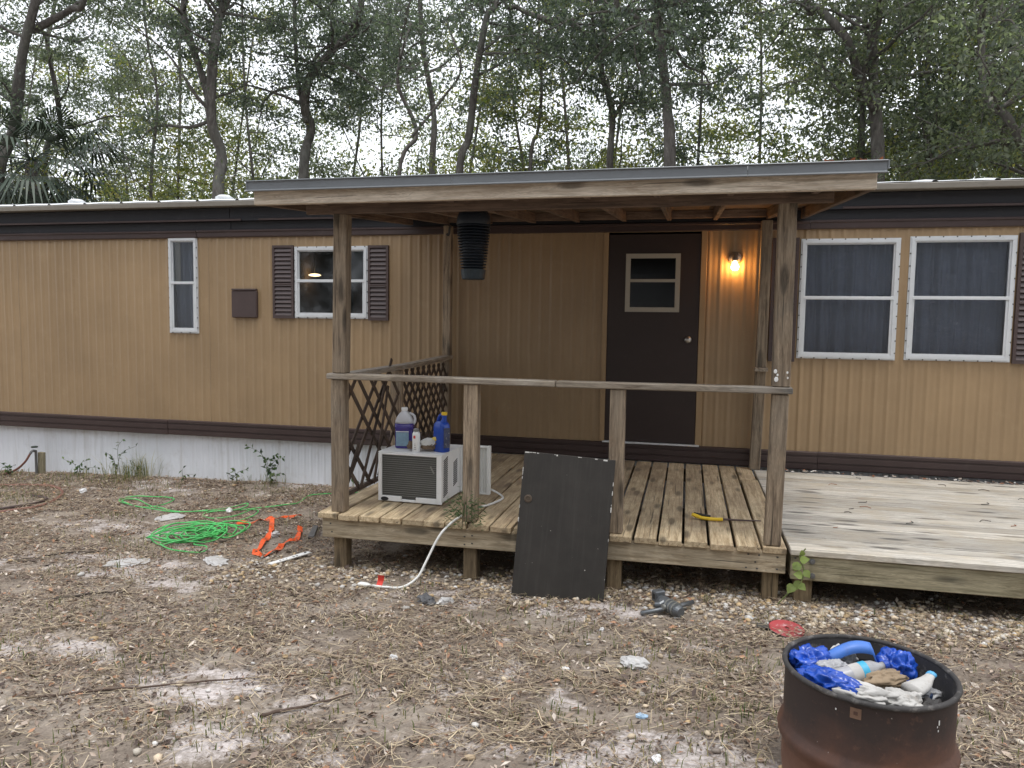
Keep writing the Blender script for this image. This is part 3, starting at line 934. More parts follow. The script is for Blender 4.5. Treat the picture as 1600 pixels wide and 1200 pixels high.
V, F = boxp(-0.236, 0.236, 0.000, 0.405, 0.3475, 0.354, 0.002); add('top_cover', V, F, WHITE, ac)
mb = MB()
mb.put(*boxp(-0.235, -0.208, -0.004, 0.014, 0.008, 0.346)); mb.put(*boxp(0.196, 0.235, -0.004, 0.014, 0.008, 0.346))
mb.put(*boxp(-0.207, -0.06, -0.004, 0.014, 0.008, 0.046)); mb.put(*boxp(0.045, 0.195, -0.004, 0.014, 0.008, 0.046)); mb.put(*boxp(-0.059, 0.044, -0.003, 0.014, 0.008, 0.026))
mb.put(*boxp(-0.207, 0.195, -0.003, 0.014, 0.334, 0.346))
mb.add('back_frame', WHITE, ac)
V, F = boxp(-0.2075, 0.1955, 0.004, 0.015, 0.028, 0.333, 0.001); coil = add('coil', V, F, COIL, ac)
V, F = cbox((0, 0, 0), (0.40, 0.003, 0.0026), 0.0008); me = to_mesh('fin', V, F, FIN)
V, F = cbox((0, 0, 0), (0.40, 0.002, 0.010), 0.0008); me2 = to_mesh('fin', V, F, COIL)
for i in range(19):
    link('fin', me, coil, (-0.006, 0.0025, 0.050 + i * 0.0148))
V, F = cbox((0, 0, 0), (0.010, 0.003, 0.055), 0.001)
o = add('bent_clip', V, F, FIN, ac, origin=(0, 0, 0)); o.location = (0.165, -0.001, 0.245); o.rotation_euler = (0, R(-28), 0)
V, F = lathe([(0.001, 0), (0.026, 0), (0.026, 0.003), (0.001, 0.004)], 16)
V = np.array([(a * 1.1 - 0.185, -0.004 - c, b_ * 0.55 + 0.024) for a, b_, c in V]); add('badge', V, F, DARK, ac)
V, F = cbox((0, 0, 0), (0.003, 0.085, 0.0075), 0.0008); me = to_mesh('louvre_slot', V, F, DARK)
for i in range(18):
    link('louvre_slot', me, ac, (0.2318, 0.085, 0.060 + i * 0.0148), rot=(R(14), 0, 0))
for i in range(12):
    link('louvre_slot', me, ac, (0.2316, 0.29, 0.10 + i * 0.0148), rot=(R(14), 0, 0))
V, F = boxp(-0.24, 0.24, 0.41, 0.47, 0.004, 0.352, 0.008); add('front_cover', V, F, WHITE, ac)
mb = MB()
for (a, c) in ((0.242, 0.44),):
    n = 9; V = []; F = []
    for i in range(n * 4 + 1):
        t = i / (n * 4); xx = a + (c - a) * t; yy = 0.435 + 0.009 * math.cos(t * n * 2 * math.pi)
        V += [(xx, yy, 0.012), (xx, yy, 0.34), (xx, yy + 0.004, 0.34), (xx, yy + 0.004, 0.012)]
    for i in range(n * 4):
        k = i * 4
        for q in range(4):
            F.append([k + q, k + (q + 1) % 4, k + 4 + (q + 1) % 4, k + 4 + q])
    mb.put(V, F)
    for (p, q) in (((a, c), (0.341, 0.358)), ((a, c), (0.0, 0.011))):
        mb.put(*boxp(p[0], p[1], 0.420, 0.455, q[0], q[1]))
    e = c if c > 0.3 else a
    mb.put(*boxp(e - 0.012, e + 0.012, 0.418, 0.457, 0.0, 0.36))
mb.add('accordion_panel', PLW, ac)
ORTAG = paint('orange_tag_plastic', (0.75, 0.13, 0.03), 0.5, 0.08)
V, F = boxp(0.158, 0.176, 0.30, 0.306, 0.354, 0.412, 0.001); add('orange_tag', V, F, ORTAG, ac)
cord = thing('power_cord', 'white power cord drooping over the deck edge to a plug with a red tag', 'power cord', (-0.80, -2.6, -0.17))
P = smooth_path([(-0.63, -1.72, DT + 0.03), (-0.56, -1.76, DT + 0.012), (-0.50, -1.88, DT + 0.009), (-0.53, -2.05, DT + 0.009), (-0.61, -2.25, DT + 0.009), (-0.628, -2.42, DT + 0.012), (-0.645, -2.58, DT + 0.012), (-0.672, -2.612, DT - 0.015), (-0.705, -2.64, -0.225), (-0.745, -2.66, -0.30), (-0.785, -2.70, -0.40), (-0.825, -2.74, -0.485), G(-0.90, -2.80, 0.012), G(-1.0, -2.845, 0.014), G(-1.08, -2.848, 0.015)], 7)
V, F = tube(P, 0.0075, 10); add('cable', V, F, PLW, cord, smooth=True)
e = np.array(G(-1.08, -2.848, 0.016))
P = [e + np.array((-0.0 - 0.012 * i, -0.001 * i, 0.0005 * i)) for i in range(8)]
V, F = tube(P, [0.008, 0.012, 0.017, 0.019, 0.020, 0.020, 0.018, 0.010], 10, flat=0.75); pl = add('plug', V, F, PLW, cord, smooth=True)
n = 8; V = []; F = []
for i in range(n + 1):
    t = i / n; zz = 0.004 + 0.068 * t; yy = -0.005 + 0.022 * math.sin(t * 2.6)
    for w in (-0.018 + 0.006 * t, 0.018 + 0.012 * t):
        V.append((e[0] + 0.05 + w, e[1] + yy, e[2] - 0.006 + zz)); V.append((e[0] + 0.05 + w, e[1] + yy + 0.0012, e[2] - 0.006 + zz))
for i in range(n):
    k = i * 4
    F += [[k, k + 2, k + 6, k + 4], [k + 1, k + 5, k + 7, k + 3], [k, k + 4, k + 5, k + 1], [k + 2, k + 3, k + 7, k + 6]]
add('red_tag', V, F, paint('red_tag_plastic', (0.72, 0.05, 0.03), 0.45, 0.06), cord)

def slathe(prof, n=28, ex=4.0):
    """lathe with a rounded-square section: (sx, sy, z)"""
    V = []; F = []
    for (sx, sy, z) in prof:
        for k in range(n):
            a = 2 * math.pi * k / n; c, s = math.cos(a), math.sin(a)
            q = (abs(c) ** ex + abs(s) ** ex) ** (-1 / ex)
            V.append((sx * q * c, sy * q * s, z))
    m = len(prof)
    for i in range(m - 1):
        for k in range(n):
            a = i * n + k; b_ = i * n + (k + 1) % n
            F.append([a, b_, b_ + n, a + n])
    F.append(list(range(n))[::-1]); F.append([(m - 1) * n + k for k in range(n)])
    return np.array(V), F

ACT = DT + 0.3545
PURP = paint('purple_fluid_plastic', (0.055, 0.04, 0.22), 0.25, 0.1)
CLEARW = paint('cloudy_white_plastic', (0.55, 0.55, 0.57), 0.3, 0.06)
LBLUE = paint('pale_blue_label', (0.20, 0.31, 0.40), 0.5, 0.15, (0.45, 0.5, 0.52), 0.6, 22.0)
BLUE = paint('royal_blue_plastic', (0.012, 0.06, 0.36), 0.3, 0.08)
YEL = paint('yellow_cap_plastic', (0.75, 0.50, 0.03), 0.4, 0.05)
jug = thing('fluid_jug', 'clear jug of purple fluid with white cap standing on the air conditioner', 'jug', (-1.205, -1.985, ACT), rz=R(8))
V, F = slathe([(0.058, 0.045, 0.0), (0.064, 0.050, 0.006), (0.064, 0.050, 0.125), (0.061, 0.048, 0.13), (0.066, 0.052, 0.14), (0.066, 0.052, 0.178)]); add('fluid_body', V, F, PURP, jug, smooth=True)
V, F = slathe([(0.066, 0.052, 0.1785), (0.064, 0.05, 0.195), (0.054, 0.043, 0.222), (0.036, 0.030, 0.248), (0.022, 0.022, 0.262), (0.020, 0.020, 0.268)], 28, 3.0); add('clear_top', V, F, CLEARW, jug, smooth=True)
V, F = lathe([(0.021, 0.268), (0.023, 0.270), (0.023, 0.288), (0.020, 0.291), (0.001, 0.291)], 20); add('cap', V, F, WHITE, jug)
V, F = boxp(-0.050, 0.042, -0.0525, -0.0508, 0.02, 0.118, 0.0006); lb = add('label', V, F, LBLUE, jug)
V, F = boxp(-0.050, 0.042, -0.0540, -0.0530, 0.120, 0.125, 0.0003); add('label_band', V, F, WHITE, jug)
P = smooth_path([(0.064, 0, 0.172), (0.076, 0, 0.20), (0.066, 0, 0.235), (0.035, 0, 0.250)], 5)
V, F = tube(P, 0.010, 8); add('handle', V, F, CLEARW, jug, smooth=True)

jug = thing('oil_jug', 'royal blue plastic jug with yellow cap standing on the air conditioner', 'jug', (-0.902, -2.055, ACT), rz=R(-32))
V, F = slathe([(0.050, 0.036, 0.0), (0.055, 0.041, 0.006), (0.055, 0.041, 0.168), (0.052, 0.039, 0.190), (0.040, 0.034, 0.205), (0.030, 0.028, 0.212)], 28, 5.0); add('body', V, F, BLUE, jug, smooth=True)
P = smooth_path([(0.020, 0, 0.205), (0.026, 0, 0.225), (0.027, 0, 0.262)], 5)
V, F = tube(P, [0.025, 0.024, 0.023, 0.022, 0.021, 0.019, 0.018, 0.018, 0.018, 0.018, 0.018], 14); add('neck', V, F, BLUE, jug, smooth=True)
P = smooth_path([(-0.040, 0, 0.185), (-0.038, 0, 0.215), (-0.022, 0, 0.245), (0.004, 0, 0.260), (0.022, 0, 0.257)], 6)
V, F = tube(P, 0.0125, 10); add('handle', V, F, BLUE, jug, smooth=True)
V, F = lathe([(0.019, 0.258), (0.021, 0.260), (0.021, 0.276), (0.018, 0.279), (0.001, 0.279)], 18, (0.027, 0, 0)); add('cap', V, F, YEL, jug)
V, F = boxp(0.0555, 0.0568, -0.028, 0.028, 0.03, 0.17, 0.0005); lb = add('label', V, F, paint('dark_speckled_label', (0.05, 0.06, 0.12), 0.5, 0.3, (0.7, 0.68, 0.5), 0.9, 16.0), jug)

can = thing('spray_can', 'slim white spray can in front of the jugs', 'spray can', (-1.060, -2.135, ACT))
V, F = lathe([(0.024, 0.0), (0.027, 0.002), (0.027, 0.128), (0.026, 0.131), (0.020, 0.142), (0.016, 0.145)], 22); V = V + np.array((-1.060, -2.135, ACT)); add('can_body', V, F, WHITE, can, smooth=True)
V, F = lathe([(0.0172, 0.1455), (0.021, 0.147), (0.021, 0.158), (0.017, 0.163), (0.010, 0.166), (0.001, 0.166)], 18); V = V + np.array((-1.060, -2.135, ACT)); add('cap', V, F, paint('grey_can_top', (0.22, 0.21, 0.20), 0.4, 0.1), can, smooth=True)
def can_patch(name, a0, a1, z0, z1, r, mat_):
    V = []; n = 8
    for i in range(n + 1):
        a = R(a0 + (a1 - a0) * i / n)
        for (rr, zz) in ((r, z0), (r, z1)):
            V.append((-1.060 + rr * math.cos(a), -2.135 + rr * math.sin(a), ACT + zz))
    add(name, V, [[2 * i, 2 * i + 2, 2 * i + 3, 2 * i + 1] for i in range(n)], mat_, can, smooth=True)
can_patch('red_mark', -118, -82, 0.098, 0.118, 0.0275, paint('red_print', (0.6, 0.06, 0.05), 0.5, 0.05))
for k in range(4):
    can_patch('print_line', -112 + 5 * k, -70 - 4 * k, 0.022 + 0.012 * k, 0.026 + 0.012 * k, 0.0275, paint('grey_print', (0.3, 0.3, 0.32), 0.5, 0.05) if k == 0 else bpy.data.materials['grey_print'])

def crumple(name, loc, size, mat_, seed, rz=0.0, sub=3, amp=0.38, freq=1.5, parent=None, folds=False):
    import bmesh
    bm = bmesh.new(); bmesh.ops.create_icosphere(bm, subdivisions=5 if folds or sub == 4 else sub, radius=1.0)
    V = np.array([v.co[:] for v in bm.verts]); F = [[v.index for v in f.verts] for f in bm.faces]; bm.free()
    rs = np.random.default_rng(seed); s0 = Vector((seed * 3.1, seed * 1.7, seed * 0.3)); D = []
    fd = Vector(rs.normal(size=3)).normalized()
    for p in V:
        q = Vector(p) * freq + s0
        if folds:
            a = noise.noise(q * 0.9); b_ = noise.noise(q * 1.9 + s0)
            w = abs(math.sin(5.5 * fd.dot(Vector(p)) + 4.5 * a + 2.2 * b_))
            D.append(0.85 + amp * (0.9 * a + 0.4 * b_) + 0.20 * (w ** 0.6 - 0.6) + 0.03 * noise.noise(q * 6))
        elif sub == 4:
            a = noise.noise(q * 0.8); r1 = 1 - 2 * abs(noise.noise(q * 1.5 + s0)); r2 = 1 - 2 * abs(noise.noise(q * 3.1)); r3 = 1 - 2 * abs(noise.noise(q * 6.3 + s0))
            D.append(0.72 + 0.35 * a + 0.22 * r1 + 0.12 * r2 * r1 + 0.05 * r3)
        else:
            vd = noise.voronoi(q * 1.25)[0]
            D.append(0.82 + amp * (1.1 * (vd[1] - vd[0]) + 0.7 * noise.noise(q * 0.8)) + rs.uniform(-1, 1) * 0.075)
    V = V * np.array(D)[:, None]
    if not folds and sub != 4:
        V = V + rs.normal(size=V.shape) * 0.035
    V = V * np.array(size)
    V[:, 2] = np.maximum(V[:, 2], -size[2] * 0.55)
    ca, sa = math.cos(rz), math.sin(rz)
    V = np.stack([V[:, 0] * ca - V[:, 1] * sa, V[:, 0] * sa + V[:, 1] * ca, V[:, 2]], 1) + np.array(loc)
    return add(name, V, F, mat_, parent, smooth=folds or sub == 4)

CARD = paint('brown_paper', (0.17, 0.115, 0.075), 0.85, 0.2, (0.05, 0.035, 0.025), 0.5, 9.0)
PAPERW = paint('pale_paper', (0.58, 0.57, 0.54), 0.8, 0.06, (0.35, 0.3, 0.25), 0.3, 9.0)
o = crumple('paper_bag', (-0.985, -2.06, ACT + 0.042), (0.078, 0.06, 0.05), CARD, 2, 0.3)
tag(o, 'crumpled brown paper bag lying between the jugs', 'paper bag')
o = crumple('paper_sheet', (-0.985, -2.085, ACT + 0.062), (0.07, 0.04, 0.036), PAPERW, 5, 0.5, amp=0.2)
tag(o, 'creased pale paper tucked into the brown bag on the air conditioner', 'paper')
o = crumple('cardboard_scrap', (-1.125, -2.075, ACT + 0.032), (0.028, 0.03, 0.036), CARD, 9, 0.2, sub=3)
tag(o, 'small dark brown scrap beside the spray can', 'cardboard')
o = crumple('yellow_wrapper', (-0.945, -2.075, ACT + 0.085), (0.022, 0.014, 0.022), paint('yellow_wrapper_film', (0.68, 0.52, 0.12), 0.5, 0.1), 4, sub=3)
tag(o, 'small yellow wrapper on top of the brown paper bag', 'wrapper')

# ------------------------------------------------------------------ dark board leaning on the deck
m, nt, b = M_new('chipped_black_paint')
v = coords(nt, (1, 1, 1), 'Object', False)
n1 = noise_n(nt, v, 5.0, 6, 0.65); vs = coords(nt, (1.0, 26, 26), 'Object', False); n3 = noise_n(nt, vs, 2.0, 4, 0.6)
c = ramp(nt, n1, [(0.3, (0.019, 0.0165, 0.014)), (0.7, (0.033, 0.029, 0.025))])
c = mix(nt, ramp(nt, n3, [(0.5, gray(0)), (0.8, gray(0.4))]), c, (0.055, 0.05, 0.045))
n2 = noise_n(nt, v, 38.0, 3, 0.6)
c = mix(nt, ramp(nt, n2, [(0.73, gray(0)), (0.76, gray(1))]), c, (0.55, 0.52, 0.48))
lk(nt, c, b.inputs['Base Color']); b.inputs['Roughness'].default_value = 0.6
bump(nt, b, n3, 0.3, 0.003)
BOARD = m
lo = Vector((0.045, -2.735, float(gz(0.045, -2.735)) - 0.012)); hi = Vector((0.086, -2.606, 0.302))
bt = thing('cabinet_door', 'black chipped cabinet door leaning against the front of the porch', 'cabinet door', tuple(lo))
ax = (hi - lo).normalized(); nrm = Vector((0, -1, 0)); nrm = (nrm - ax * nrm.dot(ax)).normalized(); side = ax.cross(Vector(nrm))
beam('board', lo, hi, 0.548, 0.020, BOARD, bt, up=tuple(nrm), b=0.002)
sd_ = side if side.x > 0 else -side
mb = MB(); LB = (hi - lo).length
fr = Matrix((sd_, nrm, ax)).transposed()
for i in range(22):
    if i < 10:
        s_, h_ = random.uniform(-0.27, 0.27), LB - 0.002
        sz = (random.uniform(0.006, 0.03), 0.002, random.uniform(0.003, 0.010))
    else:
        s_, h_ = random.choice((-0.2725, 0.2725)), random.uniform(0.42, 1.0) * LB
        sz = (random.uniform(0.002, 0.006), 0.002, random.uniform(0.006, 0.03))
    V, F = cbox((0, 0, 0), sz, 0.0006)
    cc = lo + sd_ * s_ + ax * (h_ - sz[2] / 2) + nrm * 0.0108
    mb.put([tuple(cc + fr @ Vector(q)) for q in V], F)
mb.add('paint_chips', PAPERW, bt, kind='stuff')
V, F = lathe([(0.024, 0.0), (0.024, 0.004), (0.015, 0.006), (0.013, -0.004), (0.001, -0.004)], 16)
cc = lo + sd_ * -0.225 + ax * (LB * 0.675) + nrm * 0.0105
V = [tuple(cc + fr @ Vector((q[0], q[2], q[1]))) for q in V]
add('knob_plate', V, F, paint('tarnished_brass', (0.10, 0.075, 0.055), 0.5, 0.2, metallic=0.4), bt, smooth=False)

# ------------------------------------------------------------------ hanging ribbed lantern, hook, yellow tool
zap = thing('bug_zapper', 'dark ribbed bug zapper hanging under the porch roof', 'bug zapper', (-0.695, -2.02, 1.86))
ZM = paint('dark_blue_plastic', (0.010, 0.017, 0.028), 0.55, 0.15)
ZL = paint('blue_grey_plastic', (0.016, 0.032, 0.045), 0.5, 0.1)
zc = (-0.695, -2.02, 0)
V, F = lathe([(0.02, 1.862), (0.06, 1.858), (0.096, 1.838), (0.112, 1.805), (0.117, 1.755), (0.112, 1.745)], 26, zc); add('hood', V, F, ZM, zap, smooth=True)
V, F = lathe([(0.086, 1.744), (0.066, 1.45)], 22, zc); core = add('core', V, F, ZM, zap, smooth=True)
for i in range(15):
    zz = 1.735 - i * 0.0195; rr = 0.116 - 0.0021 * i
    V, F = lathe([(rr - 0.024, zz + 0.003), (rr, zz + 0.0045), (rr + 0.001, zz - 0.002), (rr - 0.024, zz - 0.004)], 26, zc)
    add('rib', V, F, ZM, zap)
V, F = lathe([(0.086, 1.448), (0.085, 1.440), (0.078, 1.385), (0.072, 1.38), (0.001, 1.38)], 24, zc); add('tray', V, F, ZL, zap, smooth=False)
V, F = tube([(-0.695, -2.02, 1.861), (-0.695, -2.02, rz_(-2.02) + 0.03)], 0.006, 6); add('hanger', V, F, SCREW, zap)
hk = thing('hook', 'small dark hook hanging high on the rear porch post', 'hook', (-1.46, -0.185, 1.93))
P = smooth_path([(-1.462, -0.168, 1.985), (-1.462, -0.192, 1.975), (-1.464, -0.20, 1.93), (-1.475, -0.20, 1.905), (-1.49, -0.20, 1.915)], 5)
V, F = tube(P, 0.011, 8); add('hook_bar', V, F, SCREW, hk, smooth=True)
tl = thing('pruning_tool', 'yellow handled tool with a thin dark shaft lying on the porch boards', 'hand tool', (1.0, -2.04, DT))
P = smooth_path([(0.815, -2.045, DT + 0.030), (0.88, -2.075, DT + 0.018), (0.96, -2.083, DT + 0.017), (1.005, -2.075, DT + 0.018)], 6)
V, F = tube(P, 0.0115, 10); add('grip', V, F, YEL, tl, smooth=True)
P = smooth_path([(0.826, -2.028, DT + 0.034), (0.87, -2.045, DT + 0.031), (0.93, -2.058, DT + 0.028)], 5)
V, F = tube(P, 0.008, 8); add('lower_grip', V, F, DARK, tl, smooth=True)
P = smooth_path([(1.0, -2.076, DT + 0.018), (1.12, -2.045, DT + 0.013), (1.245, -2.005, DT + 0.008)], 5)
V, F = tube(P, [0.008 - 0.0004 * i for i in range(len(P))], 8); add('shaft', V, F, paint('rusty_dark_steel', (0.07, 0.04, 0.035), 0.5, 0.2), tl, smooth=True)

# ------------------------------------------------------------------ burn barrel
m, nt, b = M_new('burnt_rusty_steel')
v = coords(nt, (1, 1, 1), 'Object', False)
n1 = noise_n(nt, v, 3.2, 7, 0.65, 0.4); n2 = noise_n(nt, v, 26.0, 6, 0.7)
sep = nd(nt, 'SeparateXYZ'); lk(nt, v, sep.inputs[0])
mr = nd(nt, 'MapRange'); mr.inputs[1].default_value = 0.16; mr.inputs[2].default_value = -0.16
lk(nt, sep.outputs[2], mr.inputs[0])
ad = nd(nt, 'Math', operation='ADD'); lk(nt, mr.outputs[0], ad.inputs[0])
sb = nd(nt, 'Math', operation='MULTIPLY_ADD'); lk(nt, n1, sb.inputs[0]); sb.inputs[1].default_value = 1.6; sb.inputs[2].default_value = -0.85
lk(nt, sb.outputs[0], ad.inputs[1])
c = ramp(nt, ad.outputs[0], [(0.05, (0.036, 0.024, 0.021)), (0.35, (0.075, 0.039, 0.029)), (0.6, (0.13, 0.060, 0.038)), (0.95, (0.18, 0.095, 0.065))])
c = mix(nt, ramp(nt, n2, [(0.58, gray(0)), (0.72, gray(0.5))]), c, (0.15, 0.075, 0.05))
n4 = noise_n(nt, v, 60.0, 2, 0.5)
c = mix(nt, ramp(nt, n4, [(0.76, gray(0)), (0.79, gray(0.8))]), c, (0.42, 0.38, 0.34))
lk(nt, c, b.inputs['Base Color']); b.inputs['Roughness'].default_value = 0.62; b.inputs['Metallic'].default_value = 0.15
bump(nt, b, n2, 0.25, 0.004)
RUST = m
SOOT = paint('sooty_steel', (0.036, 0.033, 0.032), 0.75, 0.35, (0.26, 0.24, 0.22), 0.6, 4.0, bmp=0.3)
BX, BY, BZ = 1.374, -4.335, -0.05
zg = float(gz(BX, BY))
br = thing('burn_barrel', 'cut down rusty steel burn barrel full of rubbish on the ground', 'barrel', (BX, BY, zg))
prof = [(0.253, zg - 0.03), (0.259, zg + 0.02), (0.262, zg + 0.05), (0.262, BZ - 0.285), (0.265, BZ - 0.270), (0.277, BZ - 0.250), (0.280, BZ - 0.235), (0.276, BZ - 0.222), (0.265, BZ - 0.204), (0.262, BZ - 0.190), (0.262, BZ - 0.016)]
V, F = lathe(prof, 64, (BX, BY, 0), cap=False); add('barrel_wall', V, F, RUST, br, smooth=True)
P = [(BX + 0.264 * math.cos(a), BY + 0.264 * math.sin(a), BZ - 0.008) for a in np.linspace(0, 2 * math.pi, 65)]
V, F = tube(P, 0.009, 8, cap=False); add('rolled_rim', V, F, SOOT, br, smooth=True)
V, F = lathe([(0.256, BZ - 0.012), (0.255, BZ - 0.20), (0.20, BZ - 0.2)], 48, (BX, BY, 0), cap=False); add('inner_wall', V, [f[::-1] for f in F], SOOT, br, smooth=True)
# ash bed
n = 40; V = []; F = []
for i in range(n):
    for j in range(n):
        a = -0.254 + 0.508 * i / (n - 1); c = -0.254 + 0.508 * j / (n - 1)
        rr = math.hypot(a, c)
        if rr > 0.254:
            a *= 0.254 / rr; c *= 0.254 / rr
        V.append((BX + a, BY + c, BZ - 0.135 + 0.05 * noise.noise((a * 9, c * 9, 2.0)) + 0.02 * noise.noise((a * 40, c * 40, 5.0)) - 0.03 * (c > 0)))
for i in range(n - 1):
    for j in range(n - 1):
        q = i * n + j; F.append([q, q + 1, q + n + 1, q + n][::-1])
ash = add('ash', V, F, paint('grey_ash', (0.20, 0.195, 0.19), 0.95, 0.4, (0.03, 0.03, 0.03), 0.8, 9.0, bmp=0.8), br, kind='stuff')
def on_wall(name, ang, z, w, h, mat_):
    V = []; n = 4
    for i in range(n + 1):
        a = R(ang) + (i / n - 0.5) * w / 0.2645
        V += [(BX + 0.2645 * math.cos(a), BY + 0.2645 * math.sin(a), z - h / 2), (BX + 0.2645 * math.cos(a), BY + 0.2645 * math.sin(a), z + h / 2)]
    return add(name, V, [[2 * i, 2 * i + 2, 2 * i + 3, 2 * i + 1] for i in range(n)], mat_, br)
on_wall('rusted_plate', -109.5, BZ - 0.045, 0.032, 0.034, paint('bare_rust_patch', (0.17, 0.10, 0.065), 0.8, 0.3, scale=20))
on_wall('plate_centre', -109.5, BZ - 0.045, 0.012, 0.012, RUST).scale = (1.002, 1.002, 1)
SPL = paint('white_splash', (0.6, 0.6, 0.58), 0.6, 0.1)
for (an, zz, w, h) in ((-122, BZ - 0.05, 0.004, 0.006), (-54, BZ - 0.06, 0.005, 0.016), (-54.5, BZ - 0.085, 0.004, 0.007), (-55.4, BZ - 0.072, 0.004, 0.006)):
    on_wall('paint_splash', an, zz, w, h, SPL)
BAG = paint('blue_bag_plastic', (0.015, 0.075, 0.44), 0.25, 0.35, (0.10, 0.18, 0.55), 0.4, 8.0)  # lighter blue blotches painted in as highlights on the crumples
GREYF = paint('sooty_clear_film', (0.36, 0.36, 0.37), 0.35, 0.2, (0.08, 0.08, 0.08), 0.6, 9.0)
RAG = paint('dirty_white_rag', (0.47, 0.455, 0.43), 0.9, 0.2, (0.22, 0.17, 0.12), 0.75, 7.0)
TAN = paint('scorched_tan_cloth', (0.27, 0.20, 0.13), 0.9, 0.2, (0.05, 0.04, 0.03), 0.6, 10.0)
for nm, loc, sz, mt_, sdd, rz, lab, cat in (
    ('plastic_bag', (1.195, -4.225, BZ - 0.052), (0.078, 0.068, 0.062), BAG, 1, 0.2, 'tall crumpled blue bag against the inner wall of the barrel', 'plastic bag'),
    ('plastic_bag', (1.225, -4.405, BZ - 0.048), (0.105, 0.055, 0.055), BAG, 3, -0.5, 'long flattened blue bag just inside the near barrel rim', 'plastic bag'),
    ('plastic_bag', (1.515, -4.175, BZ - 0.060), (0.07, 0.055, 0.070), BAG, 8, -0.6, 'round crumpled blue bag alone at the far side of the barrel', 'plastic bag'),
    ('plastic_film', (1.272, -4.285, BZ - 0.053), (0.075, 0.055, 0.045), GREYF, 11, 0.4, 'wad of sooty clear film between the blue bags', 'plastic film'),
    ('rag', (1.345, -4.445, BZ - 0.052), (0.115, 0.06, 0.045), RAG, 14, -0.15, 'dirty white rag bunched at the near rim of the barrel', 'rag'),
    ('rag', (1.47, -4.445, BZ - 0.060), (0.075, 0.055, 0.042), RAG, 17, 0.2, 'stained white rag with a blue hem beside the tan cloth', 'rag'),
    ('cloth_scrap', (1.43, -4.345, BZ - 0.043), (0.095, 0.045, 0.042), TAN, 20, 0.35, 'scorched tan cloth folded across the barrel rubbish', 'cloth'),
    ('milk_carton', (1.335, -4.125, BZ - 0.063), (0.055, 0.045, 0.065), RAG, 23, 0.6, 'burnt cream carton with a dark hole behind the blue sheet', 'carton'),
    ('plastic_film', (1.40, -4.245, BZ - 0.075), (0.085, 0.06, 0.045), GREYF, 26, 0.9, 'wad of grey film under the curled blue sheet', 'plastic film'),
    ('plastic_film', (1.565, -4.31, BZ - 0.085), (0.06, 0.05, 0.04), GREYF, 29, 0.2, 'small grey film wad below the pale paper roll', 'plastic film'),
    ('burnt_paper', (1.46, -4.25, BZ - 0.080), (0.07, 0.05, 0.035), TAN, 33, 1.2, 'burnt brown paper behind the tan cloth', 'paper'),
    ('burnt_paper', (1.56, -4.42, BZ - 0.085), (0.055, 0.05, 0.035), SOOT, 36, 0.4, 'blackened paper at the right inside the barrel', 'paper'),
    ('paper_sheet', (1.265, -4.36, BZ - 0.055), (0.055, 0.04, 0.03), PAPERW, 39, 0.7, 'pale paper wad behind the long flattened blue bag', 'paper')):
    loc = (BX + (loc[0] - 1.378) * 0.93, BY + (loc[1] - BY) * 0.93, loc[2])
    tag(crumple(nm, loc, tuple(0.94 * s_ for s_ in sz), mt_, sdd, rz, sub=4 if mt_ in (BAG, GREYF) else 3, amp=0.40, folds=(mt_ in (RAG, TAN))), lab, cat)
V, F = boxp(1.325, 1.355, -4.175, -4.168, BZ - 0.075, BZ - 0.045, 0.008)
# blue curled sheet
n = 14; V = []
for i in range(n + 1):
    t = i / n
    px = 1.275 + 0.165 * t; pz = BZ - 0.035 + 0.028 * math.sin(t * 3.0) + 0.025 * t - (0.05 * (t - 0.88) / 0.12 if t > 0.88 else 0)
    for dy in (-0.024, 0.024):
        V.append((px, -4.205 + dy + 0.03 * t, pz + dy * 0.5)); V.append((px, -4.215 + dy + 0.03 * t, pz + dy * 0.5 + 0.0015))
F = []
for i in range(n):
    k = i * 4
    F += [[k, k + 2, k + 6, k + 4], [k + 1, k + 5, k + 7, k + 3], [k, k + 4, k + 5, k + 1], [k + 2, k + 3, k + 7, k + 6]]
tag(add('plastic_sheet', V, F, paint('mid_blue_card', (0.06, 0.17, 0.52), 0.45, 0.08), smooth=True), 'curled strip of mid blue sheet across the middle of the barrel', 'plastic sheet')
mb = MB(); rs = np.random.default_rng(5)
for k in range(150):
    a = rs.uniform(0, 6.28); rr = 0.235 * math.sqrt(rs.uniform(0, 1)); s = rs.uniform(0.008, 0.026)
    c0 = np.array((BX + rr * math.cos(a), BY + rr * math.sin(a), BZ - 0.085 + rs.uniform(-0.02, 0.035) - 0.03 * (rr > 0.2)))
    u = rs.normal(size=3); u /= np.linalg.norm(u); v_ = np.cross(u, rs.normal(size=3)); v_ /= np.linalg.norm(v_); w_ = np.cross(u, v_)
    mb.put([c0 - u * s, c0 + v_ * s * 0.7 + w_ * s * 0.25, c0 + u * s * rs.uniform(0.6, 1.2), c0 - v_ * s * 0.6 + w_ * s * 0.2], [[0, 1, 2], [0, 2, 3]], ((0.45, 0.44, 0.42), (0.05, 0.05, 0.05), (0.25, 0.22, 0.18), (0.60, 0.60, 0.60), (0.12, 0.2, 0.42), (0.10, 0.08, 0.07))[k % 6])
mb.add('burnt_scraps', tinted('burnt_scrap_paper', 0.8), br, kind='stuff')
bt2 = thing('plastic_bottle', 'clear crushed bottle with white and blue label in the barrel', 'bottle', (1.34, -4.33, BZ - 0.028), rot=(0, R(78), R(22)))
V, F = lathe([(0.001, -0.10), (0.026, -0.10), (0.030, -0.09), (0.030, -0.03), (0.031, -0.025), (0.031, 0.035), (0.029, 0.04), (0.026, 0.06), (0.012, 0.085), (0.012, 0.10), (0.001, 0.10)], 20); add('bottle_body', V, F, GREYF, bt2, smooth=True)
